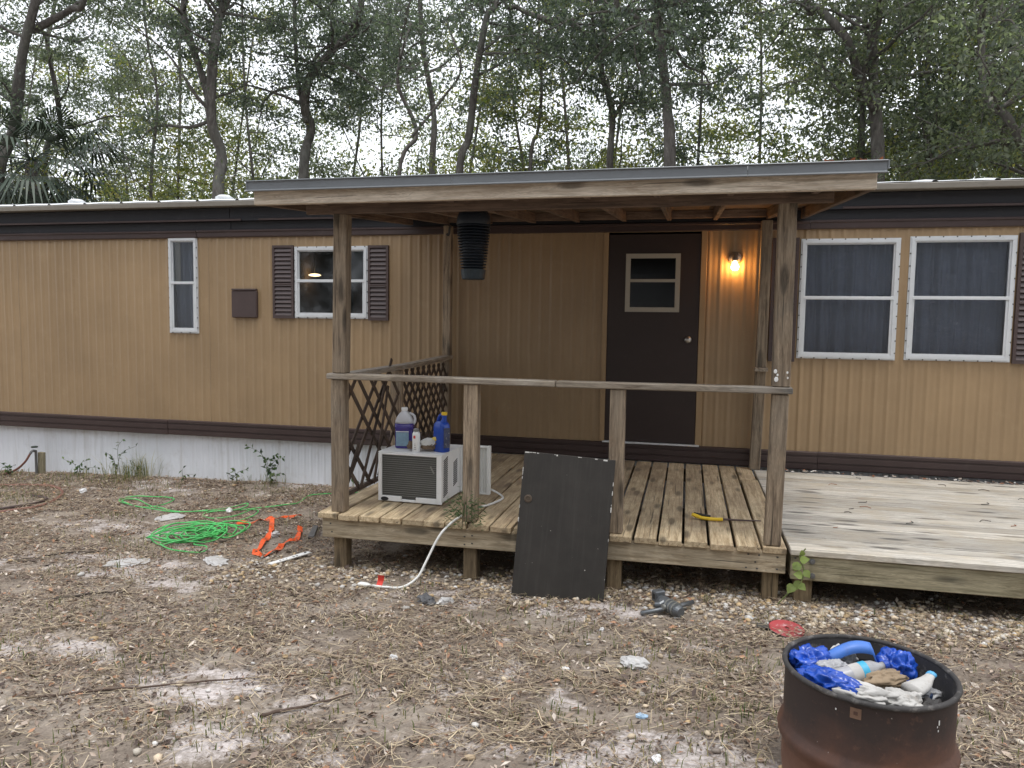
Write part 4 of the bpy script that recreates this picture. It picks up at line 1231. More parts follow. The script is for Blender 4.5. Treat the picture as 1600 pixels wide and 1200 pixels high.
V, F = lathe([(0.0316, -0.025), (0.0318, 0.010)], 20, cap=False); add('label', V, F, RAG, bt2, smooth=True)
V, F = lathe([(0.0316, 0.0105), (0.0316, 0.034)], 20, cap=False); add('label_band', V, F, paint('cyan_label', (0.05, 0.36, 0.56), 0.4, 0.08), bt2, smooth=True)
V, F = lathe([(0.014, 0.100), (0.014, 0.115), (0.001, 0.116)], 14); add('cap', V, F, BLUE, bt2)
P = smooth_path([(1.49, -4.40, BZ - 0.035), (1.535, -4.355, BZ - 0.03), (1.575, -4.30, BZ - 0.022)], 6)
sp = thing('paper_roll', 'pale paper roll with a blue end poking towards the barrel wall', 'paper roll', tuple(P[0]))
V, F = tube(P, [0.036, 0.036, 0.035, 0.034, 0.033, 0.031, 0.029, 0.026, 0.023, 0.02, 0.018, 0.016, 0.015], 12, flat=0.55); add('roll', V, F, RAG, sp, smooth=True)
V, F = tube([P[-1] - (P[-1] - P[-2]) * 0.3, P[-1] + (P[-1] - P[-2])], 0.0165, 10, flat=0.7); add('blue_end', V, F, paint('sky_blue_plastic', (0.10, 0.38, 0.65), 0.4, 0.08), sp, smooth=True)

# ------------------------------------------------------------------ things lying on the ground
def gpath(pts, n=8, dz=0.006):
    P = smooth_path([(a, c, 0) for a, c in pts], n)
    return np.array([G(p[0], p[1], dz) for p in P])
ROPE = paint('bright_green_rope', (0.085, 0.47, 0.125), 0.6, 0.25, (0.17, 0.20, 0.10), 0.45, 3.0)
pts = []
cx, cy = -2.88, -2.03
for k in range(180):
    t = k / 180 * 12 * 2 * math.pi
    w = 0.72 + 0.28 * math.sin(t * 0.37 + 1.0) + 0.10 * math.sin(t * 1.71)
    ex = 0.08 * math.sin(t * 0.33) + 0.04 * math.sin(t * 0.61 + 2)
    ey = 0.09 * math.sin(t * 0.41 + 1.3)
    u = 0.25 * w * math.cos(t); v_ = 0.27 * w * math.sin(t)
    pts.append((cx + u + ex + 0.12 * v_, cy + v_ + ey))
loop2 = [(-2.98, -2.30), (-2.80, -2.46), (-2.62, -2.47), (-2.55, -2.40), (-2.62, -2.30), (-2.75, -2.24)]
tail = [(-2.62, -1.86), (-2.85, -1.72), (-2.96, -1.57), (-2.87, -1.53), (-2.84, -1.34), (-2.93, -1.12), (-3.02, -1.09), (-2.98, -1.36), (-3.14, -1.50), (-3.33, -1.32), (-3.12, -1.11), (-3.2, -0.88), (-3.33, -1.14), (-3.52, -1.32), (-3.88, -1.25), (-4.24, -1.06), (-4.32, -1.16), (-4.04, -1.29), (-3.9, -1.12), (-3.98, -0.9), (-4.38, -0.97), (-4.3, -1.2), (-3.7, -1.36), (-3.3, -1.2), (-2.95, -1.0), (-2.82, -0.92), (-2.74, -0.76), (-2.76, -0.45), (-2.3, -0.30), (-1.75, -0.32)]
P = smooth_path([(a, c, 0) for a, c in pts + loop2 + tail], 5)
H = []
for i, p in enumerate(P):
    t = i / len(P)
    lift = (0.010 + 0.035 * abs(math.sin(i * 0.113)) * (t < 0.8) + 0.012 * abs(math.sin(i * 0.21)))
    H.append(G(p[0], p[1], lift))
V, F = tube(H, 0.0055, 6)
tag(add('rope', V, F, ROPE, smooth=True), 'bright green rope in a loose tangled heap on the ground', 'rope')

def ribbon(pts, w, dz, mat_, name, n=7, tw=1.0):
    P = smooth_path([(a, c, 0) for a, c in pts], n); V = []; F = []
    m_ = len(P)
    T = np.gradient(P, axis=0)
    for i, p in enumerate(P):
        t = T[i] / (np.linalg.norm(T[i]) + 1e-9); s = np.array((-t[1], t[0], 0))
        an = tw * 0.9 * math.sin(i * 0.55) ; q = np.array(G(p[0], p[1], dz + 0.010 + 0.008 * math.sin(i * 0.9)))
        d = s * math.cos(an) * w / 2 + np.array((0, 0, 1)) * abs(math.sin(an)) * w / 2 * np.sign(math.sin(an))
        V += [q - d + np.array((0, 0, w * 0.25 * abs(math.sin(an)))), q + d + np.array((0, 0, w * 0.25 * abs(math.sin(an))))]
    V = np.array(V); V2 = V + np.array((0, 0, 0.002))
    k = len(V)
    for i in range(m_ - 1):
        a = 2 * i
        F += [[a, a + 2, a + 3, a + 1], [k + a, k + a + 1, k + a + 3, k + a + 2], [a, a + k, a + 2 + k, a + 2], [a + 1, a + 3, a + 3 + k, a + 1 + k]]
    return np.concatenate([V, V2]), F
ORG = paint('orange_webbing', (0.78, 0.10, 0.015), 0.6, 0.12, (0.85, 0.25, 0.10), 0.5, 12.0)
st = thing('ratchet_strap', 'twisted orange strap lying on the ground beside the porch', 'strap', G(-2.4, -1.8))
V, F = ribbon([(-2.80, -1.64), (-2.70, -1.50), (-2.62, -1.40), (-2.54, -1.34), (-2.44, -1.24)], 0.046, 0.006, ORG, 's', 8, 0.45); add('strap_end', V, F, ORG, st)
V, F = ribbon([(-2.61, -1.42), (-2.52, -1.58), (-2.42, -1.75), (-2.33, -1.95), (-2.27, -2.12), (-2.19, -2.33), (-2.14, -2.41), (-2.07, -2.37), (-2.09, -2.18), (-2.12, -2.08), (-2.08, -1.99), (-2.15, -1.80), (-2.24, -1.62)], 0.042, 0.006, ORG, 's', 6, 0.5); add('strap_loop', V, F, ORG, st)
HOSE = paint('faded_red_hose', (0.20, 0.085, 0.06), 0.6, 0.15, (0.30, 0.2, 0.16), 0.4, 6.0)
V, F = tube(gpath([(-5.6, -2.3), (-5.3, -1.95), (-5.05, -1.74), (-4.93, -1.52), (-4.97, -1.27), (-5.16, -0.98), (-5.48, -0.72), (-5.85, -0.66), (-6.6, -0.8), (-7.4, -0.9)], 8, 0.012), 0.013, 8)
tag(add('garden_hose', V, F, HOSE, smooth=True), 'faded red garden hose curving over the ground near the skirting', 'hose')
V, F = tube(gpath([(-5.7, -2.2), (-5.35, -1.84), (-5.16, -1.60), (-5.06, -1.38), (-5.12, -1.2), (-5.4, -1.1)], 8, 0.012), 0.013, 8)
tag(add('black_hose', V, F, paint('dark_hose_rubber', (0.045, 0.025, 0.022), 0.6, 0.2), smooth=True), 'dark hose lying along the inside of the red hose', 'hose')
spg = thing('water_tap', 'garden tap on a mossy wooden stake by the white skirting', 'water tap', G(-6.27, -0.15))
beam('stake', (-6.27, -0.13, -0.85), (-6.268, -0.12, -0.43), 0.07, 0.045, W_GREEN, spg, up=(0, 1, 0))
V, F = tube([(-6.29, -0.175, -0.8), (-6.29, -0.175, -0.40)], 0.013, 8); add('pipe', V, F, BOLT, spg)
V, F = lathe([(0.001, -0.008), (0.032, -0.008), (0.036, 0), (0.032, 0.008), (0.001, 0.008)], 10, (-6.29, -0.19, -0.36)); add('tap_handle', V, F, paint('dark_green_tap', (0.03, 0.05, 0.03), 0.5, 0.2), spg)
P = smooth_path([(-6.29, -0.175, -0.41), (-6.29, -0.22, -0.40), (-6.30, -0.24, -0.43)], 4); V, F = tube(P, 0.014, 8); add('spout', V, F, BOLT, spg, smooth=True)
P = smooth_path([(-6.30, -0.24, -0.43), (-6.36, -0.25, -0.52), (-6.50, -0.24, -0.62), G(-6.72, -0.22, 0.01), G(-7.0, -0.3, 0.01)], 6); V, F = tube(P, 0.012, 8); add('feed_hose', V, F, HOSE, spg, smooth=True)

def slab(name, pts, dz, th, mat_, label=None, cat=None, parent=None):
    n = len(pts); V = [G(a, c, dz) for a, c in pts]; V += [(p[0], p[1], p[2] + th) for p in V]
    F = [list(range(n))[::-1], [k + n for k in range(n)]] + [[k, (k + 1) % n, (k + 1) % n + n, k + n] for k in range(n)]
    o = add(name, V, F, mat_, parent)
    if label:
        tag(o, label, cat)
    return o
sw = thing('paint_stick', 'flat white stick with a hole and dark print near the porch corner', 'stick', G(-1.85, -2.43))
slab('stick_blade', [(-1.945, -2.585), (-1.905, -2.60), (-1.785, -2.315), (-1.79, -2.285), (-1.815, -2.28), (-1.835, -2.30)], 0.018, 0.006, WHITE, parent=sw)
for k in range(6):
    t = 0.28 + 0.085 * k; ax_, ay_ = -1.925 + 0.125 * t, -2.592 + 0.29 * t
    slab('print_mark', [(ax_ - 0.012, ay_ - 0.004), (ax_ + 0.006, ay_ - 0.012), (ax_ + 0.012, ay_ + 0.002), (ax_ - 0.006, ay_ + 0.010)], 0.0245, 0.001, DARK, parent=sw)
slab('stick_hole', [(-1.817 + 0.009 * math.cos(a), -2.312 + 0.012 * math.sin(a)) for a in np.linspace(0, 2 * math.pi, 10)[:-1]], 0.0245, 0.001, DARK, parent=sw)
slab('grey_pipe_scrap', [(-2.16, -1.56), (-2.12, -1.55), (-1.97, -1.90), (-2.01, -1.92)], 0.012, 0.015, BOLT, 'short grey metal strip on the leaves beside the porch corner post', 'metal strip')
# engine part
eg = thing('engine_part', 'grey cast metal engine part lying on the gravel', 'engine part', G(0.70, -2.83), rz=R(-52))
CAST = paint('grey_cast_metal', (0.15, 0.16, 0.17), 0.42, 0.25, (0.35, 0.35, 0.34), 0.4, 12.0, metallic=0.6)
def x_tube(a, c, r0, n=14):
    return tube([(a, 0, 0.045), (c, 0, 0.045)], r0, n)
V, F = tube([(-0.10, 0, 0.048), (-0.06, 0, 0.048), (-0.055, 0, 0.048), (0.08, 0, 0.045), (0.10, 0, 0.045)], [0.026, 0.034, 0.038, 0.034, 0.024], 16); add('cast_body', V, F, CAST, eg, smooth=False)
for xx in (0.0, 0.03, 0.058):
    V, F = tube([(xx - 0.004, 0, 0.046), (xx + 0.004, 0, 0.046)], 0.040, 16); add('cooling_rib', V, F, FIN, eg)
V, F = boxp(-0.135, -0.085, -0.030, 0.034, 0.035, 0.10, 0.006); add('bracket', V, F, CAST, eg)
V, F = boxp(-0.125, -0.095, -0.031, 0.035, 0.050, 0.085, 0.003); add('bracket_slot', V, F, DARK, eg)
V, F = tube([(-0.03, -0.17, 0.018), (-0.01, -0.05, 0.03), (0.005, 0.06, 0.04), (0.0, 0.16, 0.045)], 0.013, 10); add('pipe', V, F, CAST, eg, smooth=True)
V, F = tube([(0.0, -0.035, 0.045), (0.0, -0.050, 0.045)], [0.017, 0.017], 12); add('port', V, F, FIN, eg)
V, F = tube([(-0.03, -0.02, 0.06), (-0.03, -0.045, 0.05), (-0.05, -0.06, 0.045)], 0.018, 10); add('side_boss', V, F, CAST, eg)
dk = thing('grinding_disc', 'round red and white disc with a centre hole lying near the barrel', 'disc', G(1.30, -2.96), rot=(R(6), R(3), 0))
V, F = lathe([(0.012, 0.022), (0.086, 0.020), (0.090, 0.017), (0.086, 0.013), (0.012, 0.013), (0.012, 0.022)], 32, cap=False); add('disc_plate', V, F, paint('scuffed_red_paint', (0.34, 0.05, 0.055), 0.5, 0.3, (0.60, 0.50, 0.50), 1.0, 4.2), dk)
V, F = lathe([(0.092, 0.017), (0.094, 0.012), (0.092, 0.006), (0.012, 0.006)], 32, cap=False); add('disc_rim', V, F, DARK, dk)
V, F = boxp(-0.15, -0.088, -0.02, 0.02, 0.005, 0.016, 0.004); add('tab', V, F, SCREW, dk)
CLEAR = paint('dirty_clear_plastic', (0.50, 0.49, 0.48), 0.3, 0.1, (0.25, 0.22, 0.2), 0.4, 6.0)
WSC = paint('white_scrap', (0.70, 0.70, 0.70), 0.6, 0.06)
GRYP = paint('dark_grey_plastic', (0.09, 0.09, 0.095), 0.4, 0.3, (0.3, 0.3, 0.3), 0.4, 9.0)
for nm, (a, c), sz, mt_, sdd, lab, cat in (
    ('plastic_bag', (0.555, -3.57), (0.075, 0.055, 0.026), CLEAR, 31, 'dirty white plastic bag flattened on the ground in front of the porch', 'plastic bag'),
    ('plastic_sheet', (-3.52, -1.54), (0.13, 0.10, 0.02), CLEAR, 33, 'pale crumpled plastic sheet behind the green rope heap', 'plastic sheet'),
    ('plastic_sheet', (-2.32, -2.60), (0.14, 0.07, 0.012), CLEAR, 35, 'flat grey plastic sheet in front of the orange strap', 'plastic sheet'),
    ('plastic_sheet', (-2.86, -2.80), (0.15, 0.08, 0.014), CLEAR, 37, 'grey plastic scrap below the green rope heap', 'plastic sheet'),
    ('white_scrap', (-3.17, -1.20), (0.04, 0.03, 0.03), WSC, 39, 'small white scrap lying among the rope strands', 'scrap'),
    ('white_scrap', (-2.31, -1.88), (0.035, 0.03, 0.03), CLEAR, 41, 'pale scrap inside the loop of the orange strap', 'scrap'),
    ('white_scrap', (-5.03, -0.86), (0.05, 0.03, 0.03), WSC, 43, 'white scrap beside the red garden hose', 'scrap'),
    ('white_scrap', (0.62, -4.04), (0.028, 0.018, 0.010), paint('blue_white_scrap', (0.35, 0.5, 0.66), 0.5, 0.2), 45, 'blue and white scrap in the grass in front of the barrel', 'scrap'),
    ('white_scrap', (0.69, -4.34), (0.028, 0.018, 0.008), WSC, 47, 'white scrap at the very front of the yard', 'scrap'),
    ('white_scrap', (0.25, -3.68), (0.022, 0.016, 0.010), WSC, 49, 'tiny white scrap next to the flattened plastic bag', 'scrap'),
    ('white_scrap', (0.36, -3.17), (0.020, 0.014, 0.012), WSC, 51, 'tiny white scrap in front of the leaning black door', 'scrap'),
    ('plastic_scrap', (-0.68, -2.98), (0.075, 0.045, 0.030), GRYP, 53, 'dark grey plastic scrap on the gravel near the plug', 'scrap'),
    ('plastic_scrap', (-0.56, -2.99), (0.05, 0.03, 0.03), CLEAR, 55, 'torn pale film beside the dark plastic scrap', 'scrap'),
    ('plastic_scrap', (-0.56, -3.76), (0.035, 0.02, 0.010), WSC, 57, 'thin white shard in the middle of the yard', 'scrap')):
    z = float(gz(a, c)); tag(crumple(nm, (a, c, z + sz[2] * 0.6), sz, mt_, sdd, sdd * 0.7, sub=3, amp=0.4), lab, cat)

BARKS = tinted('stick_bark', 0.9)
def stick(pts, r, lab, col, dz=0.012):
    P = gpath(pts, 6, dz); rr = np.linspace(r, r * 0.45, len(P)); P[:, 2] += RNG.uniform(-0.003, 0.003, len(P))
    V, F = tube(P, rr, 6)
    tag(add('stick', V, F, BARKS, tint=np.tile(col, (len(V), 1)), smooth=True), lab, 'stick', 'fallen sticks on the ground')
BRN = (0.10, 0.07, 0.055); TANS = (0.27, 0.21, 0.15)
stick([(-1.87, -4.53), (-1.5, -4.33), (-1.1, -4.15), (-0.69, -4.0)], 0.0055, 'longest dark stick, lying straight across the sand patches', BRN)
stick([(-0.99, -3.80), (-0.6, -3.88), (-0.23, -3.94), (0.0, -4.02)], 0.007, 'straight tan stick in the middle of the yard', TANS)
stick([(-0.86, -4.42), (-0.72, -4.30), (-0.58, -4.17)], 0.008, 'short forked looking brown stick near the front of the yard', BRN)
stick([(-2.46, -3.94), (-2.2, -3.78), (-1.92, -3.68)], 0.007, 'pale brown stick above the sand patches', TANS)
stick([(-1.58, -3.33), (-1.48, -3.5), (-1.37, -3.68)], 0.010, 'thick pale stick pointing towards the porch corner', TANS)
stick([(0.72, -3.86), (0.82, -3.72), (0.95, -3.56)], 0.006, 'thin grey stick on the grass left of the barrel', (0.22, 0.19, 0.16))
stick([(-3.62, -2.95), (-3.47, -2.78), (-3.28, -2.62)], 0.009, 'dark bent stick left of the rope heap', (0.05, 0.04, 0.035))
stick([(-2.75, -3.52), (-2.55, -3.38), (-2.40, -3.33)], 0.008, 'short dark stick on the leaves below the plastic scrap', (0.06, 0.048, 0.04))
stick([(-0.23, -4.44), (-0.15, -4.38), (-0.05, -4.31)], 0.005, 'short thin tan stick near the bottom of the yard', TANS)
stick([(-0.45, -2.86), (-0.25, -2.75), (-0.12, -2.62), (-0.05, -2.5)], 0.005, 'thin curved twig beside the foot of the leaning door', TANS)
stick([(-2.66, -2.16), (-2.5, -2.02), (-2.42, -1.84)], 0.009, 'dark stick between the rope heap and the orange strap', (0.045, 0.038, 0.034))

# ------------------------------------------------------------------ weeds
LEAF = tinted('leaf_green', 0.5, 0.35, 0.4, (1.5, 1.7, 0.8))
def leaf_quads(C, D, N, L, W, tint):
    """folded pointed leaves: base C, direction D, normal N (arrays)"""
    n = len(C)
    S = np.cross(D, N); S /= np.linalg.norm(S, axis=1)[:, None] + 1e-9
    L = np.broadcast_to(L, (n,))[:, None]; W = np.broadcast_to(W, (n,))[:, None]
    V = np.stack([C, C + D * L * 0.45 + S * W * 0.5 + N * W * 0.18, C + D * L - N * L * 0.10, C + D * L * 0.45 - S * W * 0.5 + N * W * 0.18], 1).reshape(-1, 3)
    F = np.arange(4 * n).reshape(n, 4)
    T = np.repeat(tint, 4, axis=0)
    return V, F, T

def unit(n):
    v = RNG.normal(size=(n, 3)); return v / np.linalg.norm(v, axis=1)[:, None]

GRN = np.array([(0.045, 0.085, 0.03), (0.06, 0.11, 0.035), (0.09, 0.13, 0.045), (0.035, 0.06, 0.03)])
def weed(base, stems, label, leaf=0.04, nleaf=9, blades=0, bh=0.25, name='weed', pal=GRN):
    base = np.array(base); w = thing(name, label, 'weed', tuple(base))
    mb = MB(); C = []; D = []; N = []
    for (tx, ty, tz) in stems:
        top = base + np.array((tx, ty, tz)); mid = base + np.array((tx * 0.25, ty * 0.5, tz * 0.72))
        P = smooth_path([base + RNG.normal(size=3) * 0.01, mid, top], 8)
        V, F = tube(P, np.linspace(0.0028, 0.0012, len(P)), 5); mb.put(V, F)
        for k in range(nleaf):
            i = int((0.25 + 0.75 * k / max(1, nleaf - 1)) * (len(P) - 1)); d = unit(1)[0]; d[1] -= 0.3; d /= np.linalg.norm(d)
            C.append(P[i]); D.append(d); nn = np.array((0, -0.6, 1.0)) + RNG.normal(size=3) * 0.4; nn -= d * (nn @ d); N.append(nn / np.linalg.norm(nn))
    if mb.V:
        V = np.concatenate(mb.V); add('stem', V, mb.F, BARKS, w, tint=np.tile((0.09, 0.10, 0.05), (len(V), 1)))
    if C:
        n = len(C); V, F, T = leaf_quads(np.array(C), np.array(D), np.array(N), leaf * RNG.uniform(0.6, 1.3, n), leaf * 0.5, pal[RNG.integers(0, len(pal), n)] * RNG.uniform(0.7, 1.3, (n, 1)))
        add('foliage', V, F, LEAF, w, tint=T)
    if blades:
        grass_blades('blade_tuft', base, blades, 0.10, bh, w)
    return w

def grass_geo(centres, hmin, hmax, pal):
    n = len(centres); h = RNG.uniform(hmin, hmax, n); a = RNG.uniform(0, 2 * math.pi, n); ln = RNG.uniform(0.1, 0.9, n) * h
    dx = np.cos(a); dy = np.sin(a); wv = RNG.uniform(0.0015, 0.0032, n)
    P0 = centres; P1 = centres + np.stack([dx * ln * 0.35, dy * ln * 0.35, h * 0.6], 1); P2 = centres + np.stack([dx * ln, dy * ln, h * RNG.uniform(0.55, 1.0, n)], 1)
    S = np.stack([-dy, dx, dx * 0], 1) * wv[:, None]
    V = np.stack([P0 - S, P0 + S, P1 - S * 0.8, P1 + S * 0.8, P2], 1).reshape(-1, 3)
    k = np.arange(n)[:, None] * 5
    F = np.concatenate([k + np.array([[0, 1, 3, 2]]), k + np.array([[2, 3, 4, 4]])]).tolist()
    F = [f if f[2] != f[3] else f[:3] for f in F]
    T = np.repeat(pal[RNG.integers(0, len(pal), n)] * RNG.uniform(0.7, 1.3, (n, 1)), 5, axis=0)
    return V, F, T
GPAL = np.array([(0.085, 0.115, 0.04), (0.12, 0.14, 0.055), (0.16, 0.165, 0.075), (0.26, 0.23, 0.13), (0.33, 0.28, 0.18)])
def grass_blades(name, base, n, spread, hmax, parent):
    c = np.array(base) + np.concatenate([RNG.normal(size=(n, 2)) * spread, np.zeros((n, 1))], 1)
    V, F, T = grass_geo(c, hmax * 0.4, hmax, GPAL)
    add(name, V, F, LEAF, parent, tint=T, kind='stuff')
weed(G(-5.28, -0.12), [(0.10, -0.02, 0.42), (0.28, -0.03, 0.36), (-0.12, -0.02, 0.27), (0.05, -0.1, 0.2)], 'tall arching weed against the white skirting below the narrow window', 0.05, 6, 50, 0.22)
weed(G(-5.0, -0.13), [(0.05, -0.05, 0.15), (-0.05, -0.05, 0.2)], 'grassy tuft with long thin blades beside the arching weed', 0.04, 4, 160, 0.36)
weed(G(-5.75, -0.15), [(0.20, -0.04, 0.20), (-0.15, -0.04, 0.18), (0.05, -0.08, 0.12), (0.3, -0.05, 0.12)], 'low leafy weed at the skirting beside the garden tap', 0.045, 8, 60, 0.14)
weed(G(-3.42, -0.12), [(0.10, -0.05, 0.32), (0.18, -0.04, 0.30), (-0.02, -0.05, 0.28), (-0.26, -0.03, 0.40), (0.14, -0.06, 0.22), (0.2, -0.08, 0.14)], 'bushy weed against the skirting below the shuttered window', 0.055, 13, 40, 0.16)
weed(G(-3.82, -0.12), [(0.02, -0.03, 0.15), (0.16, -0.03, 0.16), (-0.08, -0.03, 0.1)], 'small weed at the skirting left of the bushy one', 0.05, 7, 30, 0.12)
weed(G(-4.45, -0.13), [(0.03, -0.03, 0.14), (0.2, -0.05, 0.09)], 'lone two leaf weed halfway along the white skirting', 0.05, 3, 0)
weed(G(-6.62, -0.22), [(0.1, -0.03, 0.12), (-0.08, -0.03, 0.14), (0.15, -0.1, 0.08)], 'low weed under the garden tap hose', 0.05, 8, 60, 0.12)
weed(G(-2.38, -0.14), [(0.06, -0.03, 0.10), (-0.15, -0.03, 0.12)], 'short weed by the skirting next to the porch', 0.045, 5, 30, 0.1)
weed(G(-1.75, -0.35), [(0.05, -0.05, 0.20), (0.16, -0.06, 0.16), (-0.06, -0.05, 0.14)], 'pale weed behind the broken lattice', 0.05, 9, 0)
for k in range(1):
    w = thing('seedling', 'feathery green seedling growing at the deck edge before a post', 'plant', (-0.56, -2.60, DT))
    P = smooth_path([(-0.585, -2.592, -0.20), (-0.575, -2.60, -0.10), (-0.560, -2.605, -0.02)], 6); V, F = tube(P, 0.003, 5); add('stem', V, F, BARKS, w, tint=np.tile((0.08, 0.08, 0.045), (len(V), 1)))
    n = 260; a = RNG.uniform(0, 2 * math.pi, n); rr = RNG.uniform(0.02, 0.13, n)
    C = np.stack([-0.56 + rr * np.cos(a), -2.615 + rr * np.sin(a) * 0.35, -0.055 + 0.05 * RNG.normal(size=n) - rr * 0.35], 1)
    Dr = np.stack([np.cos(a), np.sin(a) * 0.4, RNG.normal(size=n) * 0.5], 1); Dr /= np.linalg.norm(Dr, axis=1)[:, None]
    V, F, T = leaf_quads(C, Dr, unit(n), 0.034, 0.007, np.array([(0.07, 0.11, 0.05)]) * RNG.uniform(0.6, 1.4, (n, 1)))
    add('foliage', V, F, LEAF, w, tint=T)
# broad leaved vine in the gap between the decks
w = thing('vine', 'light green broad leaved vine in the gap between porch and open deck', 'vine', G(1.30, -2.60))
P = smooth_path([G(1.285, -2.60), (1.34, -2.62, -0.42), (1.41, -2.625, -0.34), (1.425, -2.61, -0.27), (1.40, -2.61, -0.20), (1.43, -2.61, -0.15)], 7); V, F = tube(P, 0.004, 6); add('stem', V, F, BARKS, w, tint=np.tile((0.16, 0.19, 0.07), (len(V), 1)))
for i, (lx, lz, dx, dz, L) in enumerate([(1.375, -0.355, -0.5, -0.7, 0.10), (1.40, -0.33, -0.2, -0.9, 0.09), (1.42, -0.30, -0.6, 0.1, 0.09), (1.425, -0.27, 0.5, -0.6, 0.08), (1.41, -0.24, -0.7, -0.3, 0.09), (1.40, -0.215, 0.6, 0.2, 0.085), (1.415, -0.19, -0.2, 0.9, 0.06), (1.40, -0.35, 0.75, -0.6, 0.08), (1.39, -0.225, -0.3, -0.9, 0.09)]):
    d = np.array((dx, -0.25, dz)); d /= np.linalg.norm(d); nn = np.array((0.1 * (i % 3 - 1), -1, 0.45)); nn -= d * (nn @ d); nn /= np.linalg.norm(nn); s = np.cross(d, nn)
    c0 = np.array((lx, -2.622, lz)); L *= 0.64; V = [c0]
    for (u, v_) in ((0.18, 0.34), (0.45, 0.42), (0.75, 0.22), (1.0, 0.0), (0.75, -0.22), (0.45, -0.42), (0.18, -0.34)):
        V.append(c0 + d * L * u + s * L * v_ + nn * L * 0.12 * abs(v_) - nn * 0.1 * L * u * u)
    V.insert(1, c0 + d * L * 0.5)
    F = [[0, 2, 1], [1, 2, 3], [1, 3, 4], [1, 4, 5], [1, 5, 6], [1, 6, 7], [1, 7, 8], [0, 1, 8]]
    add('leaf', V, F, LEAF, w, tint=np.tile(np.array((0.25, 0.32, 0.10)) * random.uniform(0.75, 1.15), (9, 1)))
# ------------------------------------------------------------------ ground cover
LIT = tinted('dead_leaf_litter', 0.85, 0.12, 0.25, (1.3, 1.1, 0.9))
STRAW = tinted('dry_straw', 0.8, 0.0, 0.3)
STONE = tinted('river_pebbles', 0.6, 0.0, 0.4)
LPAL = np.array([(0.15, 0.105, 0.078), (0.21, 0.155, 0.118), (0.29, 0.225, 0.175), (0.38, 0.31, 0.255), (0.11, 0.082, 0.068), (0.08, 0.06, 0.052), (0.25, 0.195, 0.16), (0.33, 0.185, 0.115), (0.18, 0.135, 0.108), (0.50, 0.44, 0.38), (0.13, 0.10, 0.085)]) * np.array((1.18, 1.18, 1.18))
def under_deck(x, y):
    return (x > -1.55) & (y > -2.3)
def scatter(n, x0, x1, y0, y1, sand_p=0.15):
    x = RNG.uniform(x0, x1, n); y = RNG.uniform(y0, y1, n)
    keep = (RNG.uniform(0, 1, n) > 0.9 * sandness(x, y) * (1 - sand_p)) & ~(under_deck(x, y) & (y > -1.6)) & (np.hypot(x - BX, y - BY) > 0.30)
    keep &= ~((y > -0.02) | ((y > -0.5) & (x > 1.4)))
    keep &= RNG.uniform(0, 1, n) < np.clip(0.5 + 3.2 * (fbm(x * 3.1, y * 4.2, 61) - 0.44), 0.10, 1)
    return x[keep], y[keep]
# folded oak leaves
x, y = scatter(170000, -9, 5.0, -5.3, 0.0); n = len(x)
L = RNG.uniform(0.013, 0.034, n) * RNG.choice([1, 1, 1, 1.7], n); Wd = L * RNG.uniform(0.28, 0.48, n)
C = np.stack([x, y, gz(x, y) + RNG.uniform(0.002, 0.016, n)], 1)
a = RNG.uniform(0, 2 * math.pi, n); D = np.stack([np.cos(a), np.sin(a), RNG.normal(size=n) * 0.28], 1); D /= np.linalg.norm(D, axis=1)[:, None]
N = np.stack([RNG.normal(size=n) * 0.45, RNG.normal(size=n) * 0.45, np.ones(n)], 1); N -= D * (N * D).sum(1)[:, None]; N /= np.linalg.norm(N, axis=1)[:, None]
S = np.cross(D, N)
L_, W_ = L[:, None], Wd[:, None]
cu = RNG.uniform(-0.15, 0.45, n)[:, None]
V = np.stack([C, C + D * L_ * 0.5 + S * W_ * 0.5 + N * W_ * cu, C + D * L_, C + D * L_ * 0.5 - S * W_ * 0.5 + N * W_ * cu, C + D * L_ * 0.5 - N * W_ * 0.05], 1).reshape(-1, 3)
k = np.arange(n)[:, None] * 5
F = np.concatenate([k + np.array([[0, 4, 1]]), k + np.array([[4, 2, 1]]), k + np.array([[0, 3, 4]]), k + np.array([[4, 3, 2]])])
T = np.repeat(LPAL[RNG.integers(0, len(LPAL), n)] * RNG.uniform(0.65, 1.35, (n, 1)), 5, axis=0)
o = add('leaf_litter', V, F, LIT, tint=T, origin=(0, 0, 0), kind='stuff')
# finer crumbled chips of leaf, bark and shell between the leaves
x, y = scatter(330000, -7.5, 4.6, -5.2, 0.0, 0.7); n = len(x)
L = RNG.uniform(0.004, 0.013, n); a = RNG.uniform(0, 2 * math.pi, n)
C = np.stack([x, y, gz(x, y) + RNG.uniform(0.001, 0.008, n)], 1)
D = np.stack([np.cos(a), np.sin(a), RNG.normal(size=n) * 0.4], 1) * L[:, None]; S = np.stack([-np.sin(a), np.cos(a), RNG.normal(size=n) * 0.5], 1) * (L * RNG.uniform(0.2, 0.5, n))[:, None]
V = np.stack([C - D, C + S, C + D, C - S], 1).reshape(-1, 3)
F = np.arange(4 * n).reshape(n, 4)
CPAL = np.concatenate([LPAL, LPAL, np.array([(0.55, 0.51, 0.47), (0.06, 0.048, 0.042), (0.07, 0.055, 0.045), (0.42, 0.34, 0.26)])])
T = np.repeat(CPAL[RNG.integers(0, len(CPAL), n)] * RNG.uniform(0.6, 1.25, (n, 1)), 4, axis=0)
add('litter_chips', V, F, LIT, tint=T, origin=(0, 0, 0), kind='stuff')
